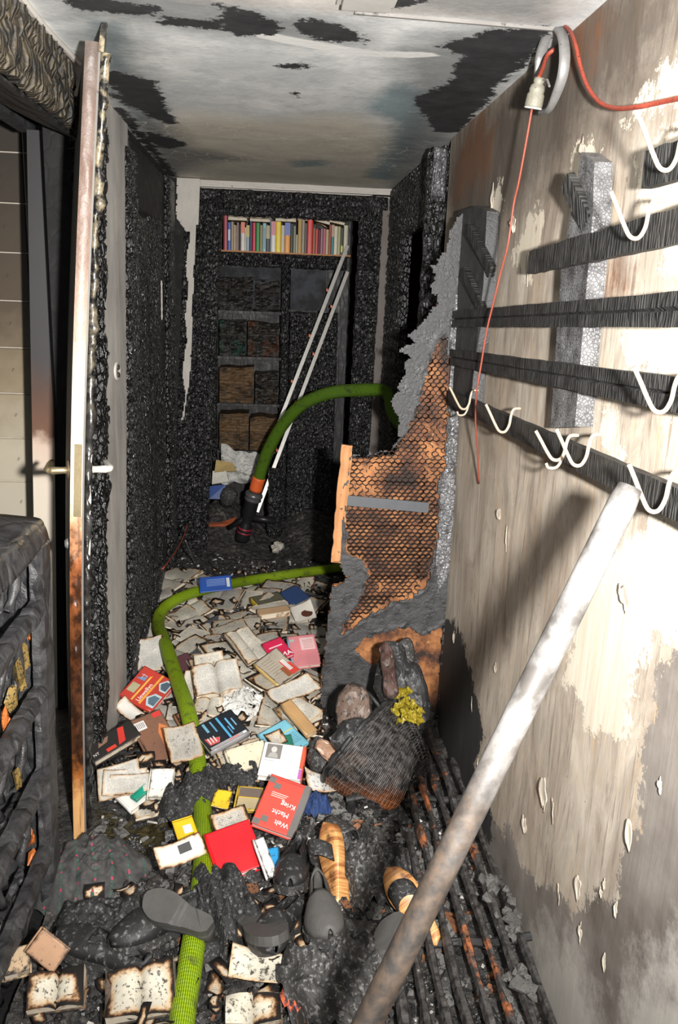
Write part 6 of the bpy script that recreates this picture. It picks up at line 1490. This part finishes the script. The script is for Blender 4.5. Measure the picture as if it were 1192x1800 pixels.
obj('weave', mb, MAT['wicker'], bk, smooth=True, world=True, stuff=True)
for q in range(NR):
    a = 2*PI*(q+.5)/NR; mb = MB(); mb.tube([bpt(a, v, .985) for v in np.linspace(-.02, 1, 8)], .0022, 5); obj('rib', mb, MAT['wicker'], bk, world=True)
mb = MB(); V = [[tuple(bpt(2*PI*q/24, 1.0, s)) for q in range(25)] for s in (.05, .5, 1.0)]; mb.grid(np.array(V)); obj('base', mb, MAT['char_fine'], bk, world=True)
mb = MB(); mb.tube([bpt(2*PI*q/48, -.02)+Vector((0,0,.004*math.sin(q*2.1))) for q in range(49)], .0085, 8, cap=False); obj('rim', mb, MAT['char_smooth'], bk, smooth=True, world=True)
mb = MB(); mb.tube(crv([tuple(atz(x_, y_, z_)) for x_, y_, z_ in ((612,1208,.33),(640,1214,.38),(664,1238,.36),(676,1262,.30))], 6), .006, 8); mb.tube(crv([tuple(atz(x_, y_, z_)) for x_, y_, z_ in ((598,1248,.28),(630,1246,.32),(662,1256,.33),(680,1262,.30))], 6), .0055, 8); obj('broken_handle', mb, MAT['char_smooth'], bk, smooth=True, world=True)
# things in and on the basket
def lobe(name, label, cat, pts_, z, tilt, th, mat, color=None, bulge=.015):
    cx = sum(p[0] for p in pts_)/len(pts_); cy = sum(p[1] for p in pts_)/len(pts_); c = atz(cx, cy, z); nrm = np.array([-.25*math.sin(tilt), -math.sin(tilt), math.cos(tilt)]); nrm = nrm/np.linalg.norm(nrm)
    P = [on_plane(x_, y_, c, nrm) for x_, y_ in pts_]; P = [np.array(p) for p in crv([tuple(p) for p in P+[P[0]]], 4)[:-1]]; k = len(P)
    vs = []
    sd_ = int(pts_[0][0]*7+pts_[0][1])
    for s, off in ((1.0, -th), (1.0, 0.0), (.88, bulge*.45), (.72, bulge*.75), (.55, bulge*.9), (.38, bulge), (.2, bulge)): vs += [c+(p-c)*s*(1+.05*snoise(p[0]*40, p[2]*40, 0, sd_))+nrm*(off+(.013*snoise((c+(p-c)*s)[0]*26, (c+(p-c)*s)[2]*26, (c+(p-c)*s)[1]*26, sd_)+.006*snoise((c+(p-c)*s)[0]*70, (c+(p-c)*s)[2]*70, 0, sd_))) for p in P]
    fs = [(r_*k+i, r_*k+(i+1) % k, (r_+1)*k+(i+1) % k, (r_+1)*k+i) for r_ in range(6) for i in range(k)]+[tuple(6*k+i for i in range(k)), tuple(range(k-1,-1,-1))]
    mb = MB(); mb.add(vs, fs, edge=[.0]*2*k+[.012]*k+[.03]*(4*k)); o = obj(name, mb, mat, smooth=False, color=color); return tag(o, label, cat)
lobe('leather_flap', 'rounded brown scorched leather flap standing in the wicker basket', 'leather flap', [(594,1290),(590,1240),(606,1206),(628,1200),(648,1222),(656,1262),(650,1300),(630,1316),(608,1312)], .33, .9, .012, MAT['cover_burnt'], (.13,.09,.07))
lobe('leather_flap', 'dark shiny scorched fold in the middle of the wicker basket', 'leather flap', [(580,1298),(606,1268),(640,1262),(650,1278),(630,1308),(600,1322)], .30, .7, .01, MAT['leather_black'], None, .02)
po_ = lobe('charred_pouch', 'charred round pouch with pale lining left of the wicker basket', 'pouch', [(540,1336),(548,1306),(566,1298),(590,1330),(604,1356),(580,1366),(552,1358)], .15, .6, .03, MAT['rubber'], None, .03)
pl_ = lobe('pouch_lining', 'pale pink and orange lining showing in the charred pouch', 'lining', [(552,1316),(560,1300),(588,1304),(650,1334),(640,1346),(604,1356),(578,1340)], .20, .6, .006, MAT['cover'], (.40,.24,.16), .01)
bg_ = lobe('charred_bag', 'charred bag slumped against the hollow door above the basket', 'bag', [(655,1210),(668,1150),(676,1128),(706,1132),(716,1160),(735,1170),(752,1220),(756,1262),(730,1280),(690,1270)], .38, 1.15, .05, MAT['leather_black'], None, .03)
st_ = lobe('brown_strap', 'brown scorched strap end standing up from the charred bag', 'strap', [(666,1138),(680,1128),(692,1150),(696,1190),(700,1222),(676,1222),(672,1180)], .45, 1.2, .012, MAT['cover_burnt'], (.07,.035,.028), .012)
lobe('grey_residue', 'grey melted residue hanging on the bare wood of the hollow door', 'residue', [(690,1140),(716,1122),(728,1150),(722,1190),(704,1196)], .42, 1.3, .03, MAT['rubber'], None, .012)
for c__, p__ in ((pl_, po_), (st_, bg_)):
    c__.parent = p__; del c__['category']
for k, (px, py, w_) in enumerate([(700,1218,16),(712,1238,16),(722,1252,14)]):
    n = 14; u = np.linspace(-1,1,n); U, V = np.meshgrid(u, u); c = atz(px, py, .36)
    P = np.stack([c[0]+U*.034*(1+.3*vnoise(V*3, U*0, 0, k)), c[1]-.02+.018*vnoise(U*4, V*4, 0, 20+k)-.02*V, c[2]+V*.036+.008*vnoise(U*5, V*5, 0, 30+k)], -1)
    tag(obj('yellow_foil', MB().grid(P), MAT['foil_yellow']), ['upper piece of crumpled yellow foil on the charred bag', 'middle piece of crumpled yellow foil on the charred bag', 'lowest piece of crumpled yellow foil on the charred bag'][k], 'foil')

# ------------------------------------------------------------------ burnt slatted bench along the right wall
be = thing('slatted_bench', 'collapsed charred slatted bench along the foot of the right wall', 'bench', (.45, 1.7, 0))
t = NT('charred_bench_slat'); ob = t.coord((8,8,8)); o2 = t.coord(); n1 = t.noise(o2, 9.0, 5); n2 = t.noise(o2, 60.0, 5)
c = t.mix(t.rng(n2, .35, .7), (.012,.011,.011), (.085,.08,.078)); c = t.mix(t.math('MULTIPLY', t.rng(n1, .56, .64), t.rng(n2, .35, .55)), c, (.40,.13,.045)); c = t.mix(t.rng(n2, .68, .73), c, (.34,.33,.31))
MAT['bench'] = t.out(c, .5, t.bump(n2, .6, .006))
for k in range(9):
    x0 = .245+k*.043; xx = lambda y: x0+(y-1.5)*(.03-.004*k)
    y0, y1 = .62, [1.42,1.55,1.72,1.90,2.15,2.3,2.35,2.5,2.3][k]; pts_ = []; 
    mb = MB(); n = 26; rad = []
    for i in range(n):
        y = y0+(y1-y0)*i/(n-1); pts_.append((min(xx(y)+.004*float(vnoise(y*7, k*3.1, 0, 5)), .60), y, .15+.012*float(vnoise(y*5, k*2.7, 0, 6))+(.0 if k % 3 else .01)-.02*max(0, y-1.9))); rad.append(.0105*(1+.35*float(vnoise(y*30, k*5, 0, 7))))
    mb.tube(pts_, rad, 6, flat=1.3); obj('slat', mb, MAT['bench'], be, world=True)
for y in (1.02, 1.56, 2.12):
    mb = MB(); mb.tube([(.235+q*.385/8, y+.006*math.sin(q), .128+.006*math.sin(q*1.7)) for q in range(9)], .010, 8); obj('cross_rod', mb, MAT['char_smooth'], be, world=True)
for (x, y) in ((.25,1.02),(.61,1.02),(.25,2.12),(.61,2.12)):
    mb = MB(); mb.tube([(x,y,.0),(x,y,.13)], .012, 8); obj('leg', mb, MAT['char_smooth'], be, world=True)
for k, (px, py, lab) in enumerate([(900,1620,'grey ash lump on the bench against the wall'), (912,1730,'ash-crusted lump at the near end of the bench'), (870,1560,'small pale lump at the far end of the bench slats')]):
    a = atz(px, py, .18); mb = MB(); mb.ico((0,0,0), .017-.002*k, (1.3,1.6,.7), .5, 40+k)
    for q in range(14): mb.ico((random.uniform(-.03,.03),random.uniform(-.045,.045),random.uniform(-.006,.004)), random.uniform(.006,.013), (1,1.4,.7), .5, 50+k*20+q)
    o = obj('ash_lump', mb, m_plain('ash_crust', (.13,.125,.12), .8, .5, 60, .8, soot=.55)); o.location = a; tag(o, lab, 'ash lump')

# ------------------------------------------------------------------ melted drawer unit on the left
cb = thing('drawer_unit', 'melted black drawer unit standing at the left edge', 'drawer unit', (-.76, 1.5, 0))
CX = -.56; CT = 1.0; Y0, Y1 = .85, 1.90
def cab_slab(name, y0, w, z0, h, th, seed, cell=(.12,.09), amp=.006, mat='plastic_dark', x=CX, lean=.07):
    return obj(name, char_slab((x, y0+lean*z0, z0), (0,1,0), (0,0,1), w, h, th, .014, cell, amp, seed, .004, shear=lean), MAT[mat], cb, world=True)
mb = MB(); P = crv([(-.98,0,CT-.03),(-.97,0,CT),(-.75,0,CT+.004),(-.58,0,CT+.002),(-.555,0,CT-.012),(-.545,0,CT-.05)], 5)
mb.grid(np.array([[(p.x, y, p.z+.006*float(vnoise(p.x*12, y*9, 0, 3))) for y in np.linspace(Y0, Y1+.07, 30)] for p in P])); o = obj('cabinet_top', mb, MAT['plastic_dark'], cb, smooth=True, world=True); md = o.modifiers.new('thick', 'SOLIDIFY'); md.thickness = .012
cab_slab('corner_post', Y1-.085, .085, 0, .97, .03, 81, (.2,.25), .003)
cab_slab('corner_post', Y0, .06, 0, .97, .03, 82)
mb = MB(); vs = []
for z in (0, CT-.02): vs += [(-.98,Y1+.07*z-.02,z),(CX,Y1+.07*z-.02,z),(CX,Y1+.07*z,z),(-.98,Y1+.07*z,z)]
mb.add(vs, [(0,3,2,1),(4,5,6,7),(0,1,5,4),(1,2,6,5),(2,3,7,6),(3,0,4,7)]); obj('side_panel', mb, MAT['plastic_dark'], cb, world=True)
mb = MB().box((-.98,Y0,0), (-.95,Y1,CT-.03)); obj('back_panel', mb, MAT['dark_gap'], cb, world=True)
for k, z in enumerate((.79, .58, .37, .16)):
    cab_slab('cross_rail', Y0+.03, Y1-Y0-.10, z, .045, .034, 90+k, (.1,.06), .006)
for k, (z0, h) in enumerate(((.835,.14), (.625,.155), (.415,.155), (.205,.155), (.01,.15))):
    dw = cab_slab('drawer_front', Y0+.05, Y1-Y0-.15, z0, h, .01, 100+k, (.035,.25), .016, x=CX-.045)
    for q in range(7):
        y = Y1-.14-q*.075+.07*z0; mb = MB(); mb.tube([(CX-.03+.012*math.sin(q*2+s*3), y+.02*math.sin(s*4+q), z0+h*(1-s)) for s in np.linspace(0, 1, 7)], [.008+.007*abs(math.sin(q*3+s*5)) for s in range(7)], 7); obj('melted_drip', mb, MAT['plastic_dark'], dw, smooth=True, world=True)
MAT['melt'] = m_plain('glossy_melted_residue', (.30,.20,.06), .2, .6, 40, .8, soot=.52)
MAT['melt_o'] = m_plain('orange_melted_residue', (.55,.16,.04), .3, .4, 40, .6, soot=.58)
for k, (px, py, s_, mt) in enumerate([(40,1150,.030,'melt'),(34,1190,.028,'melt'),(20,1225,.022,'melt'),(50,1112,.014,'melt_o'),(8,1262,.016,'melt_o'),(30,1370,.018,'melt'),(54,1412,.016,'melt'),(52,1470,.018,'melt_o'),(58,1510,.020,'melt_o'),(44,1585,.018,'plaster')]):
    a = atx(px, py, CX-.015); mb = MB(); mb.ico(tuple(a), s_, (.5,1.1,1.5), .4, 70+k); mb.ico(tuple(a+np.array([0,.018,-.02])), s_*.7, (.5,1,1.2), .4, 90+k); obj('melted_residue', mb, MAT[mt], cb, world=True)
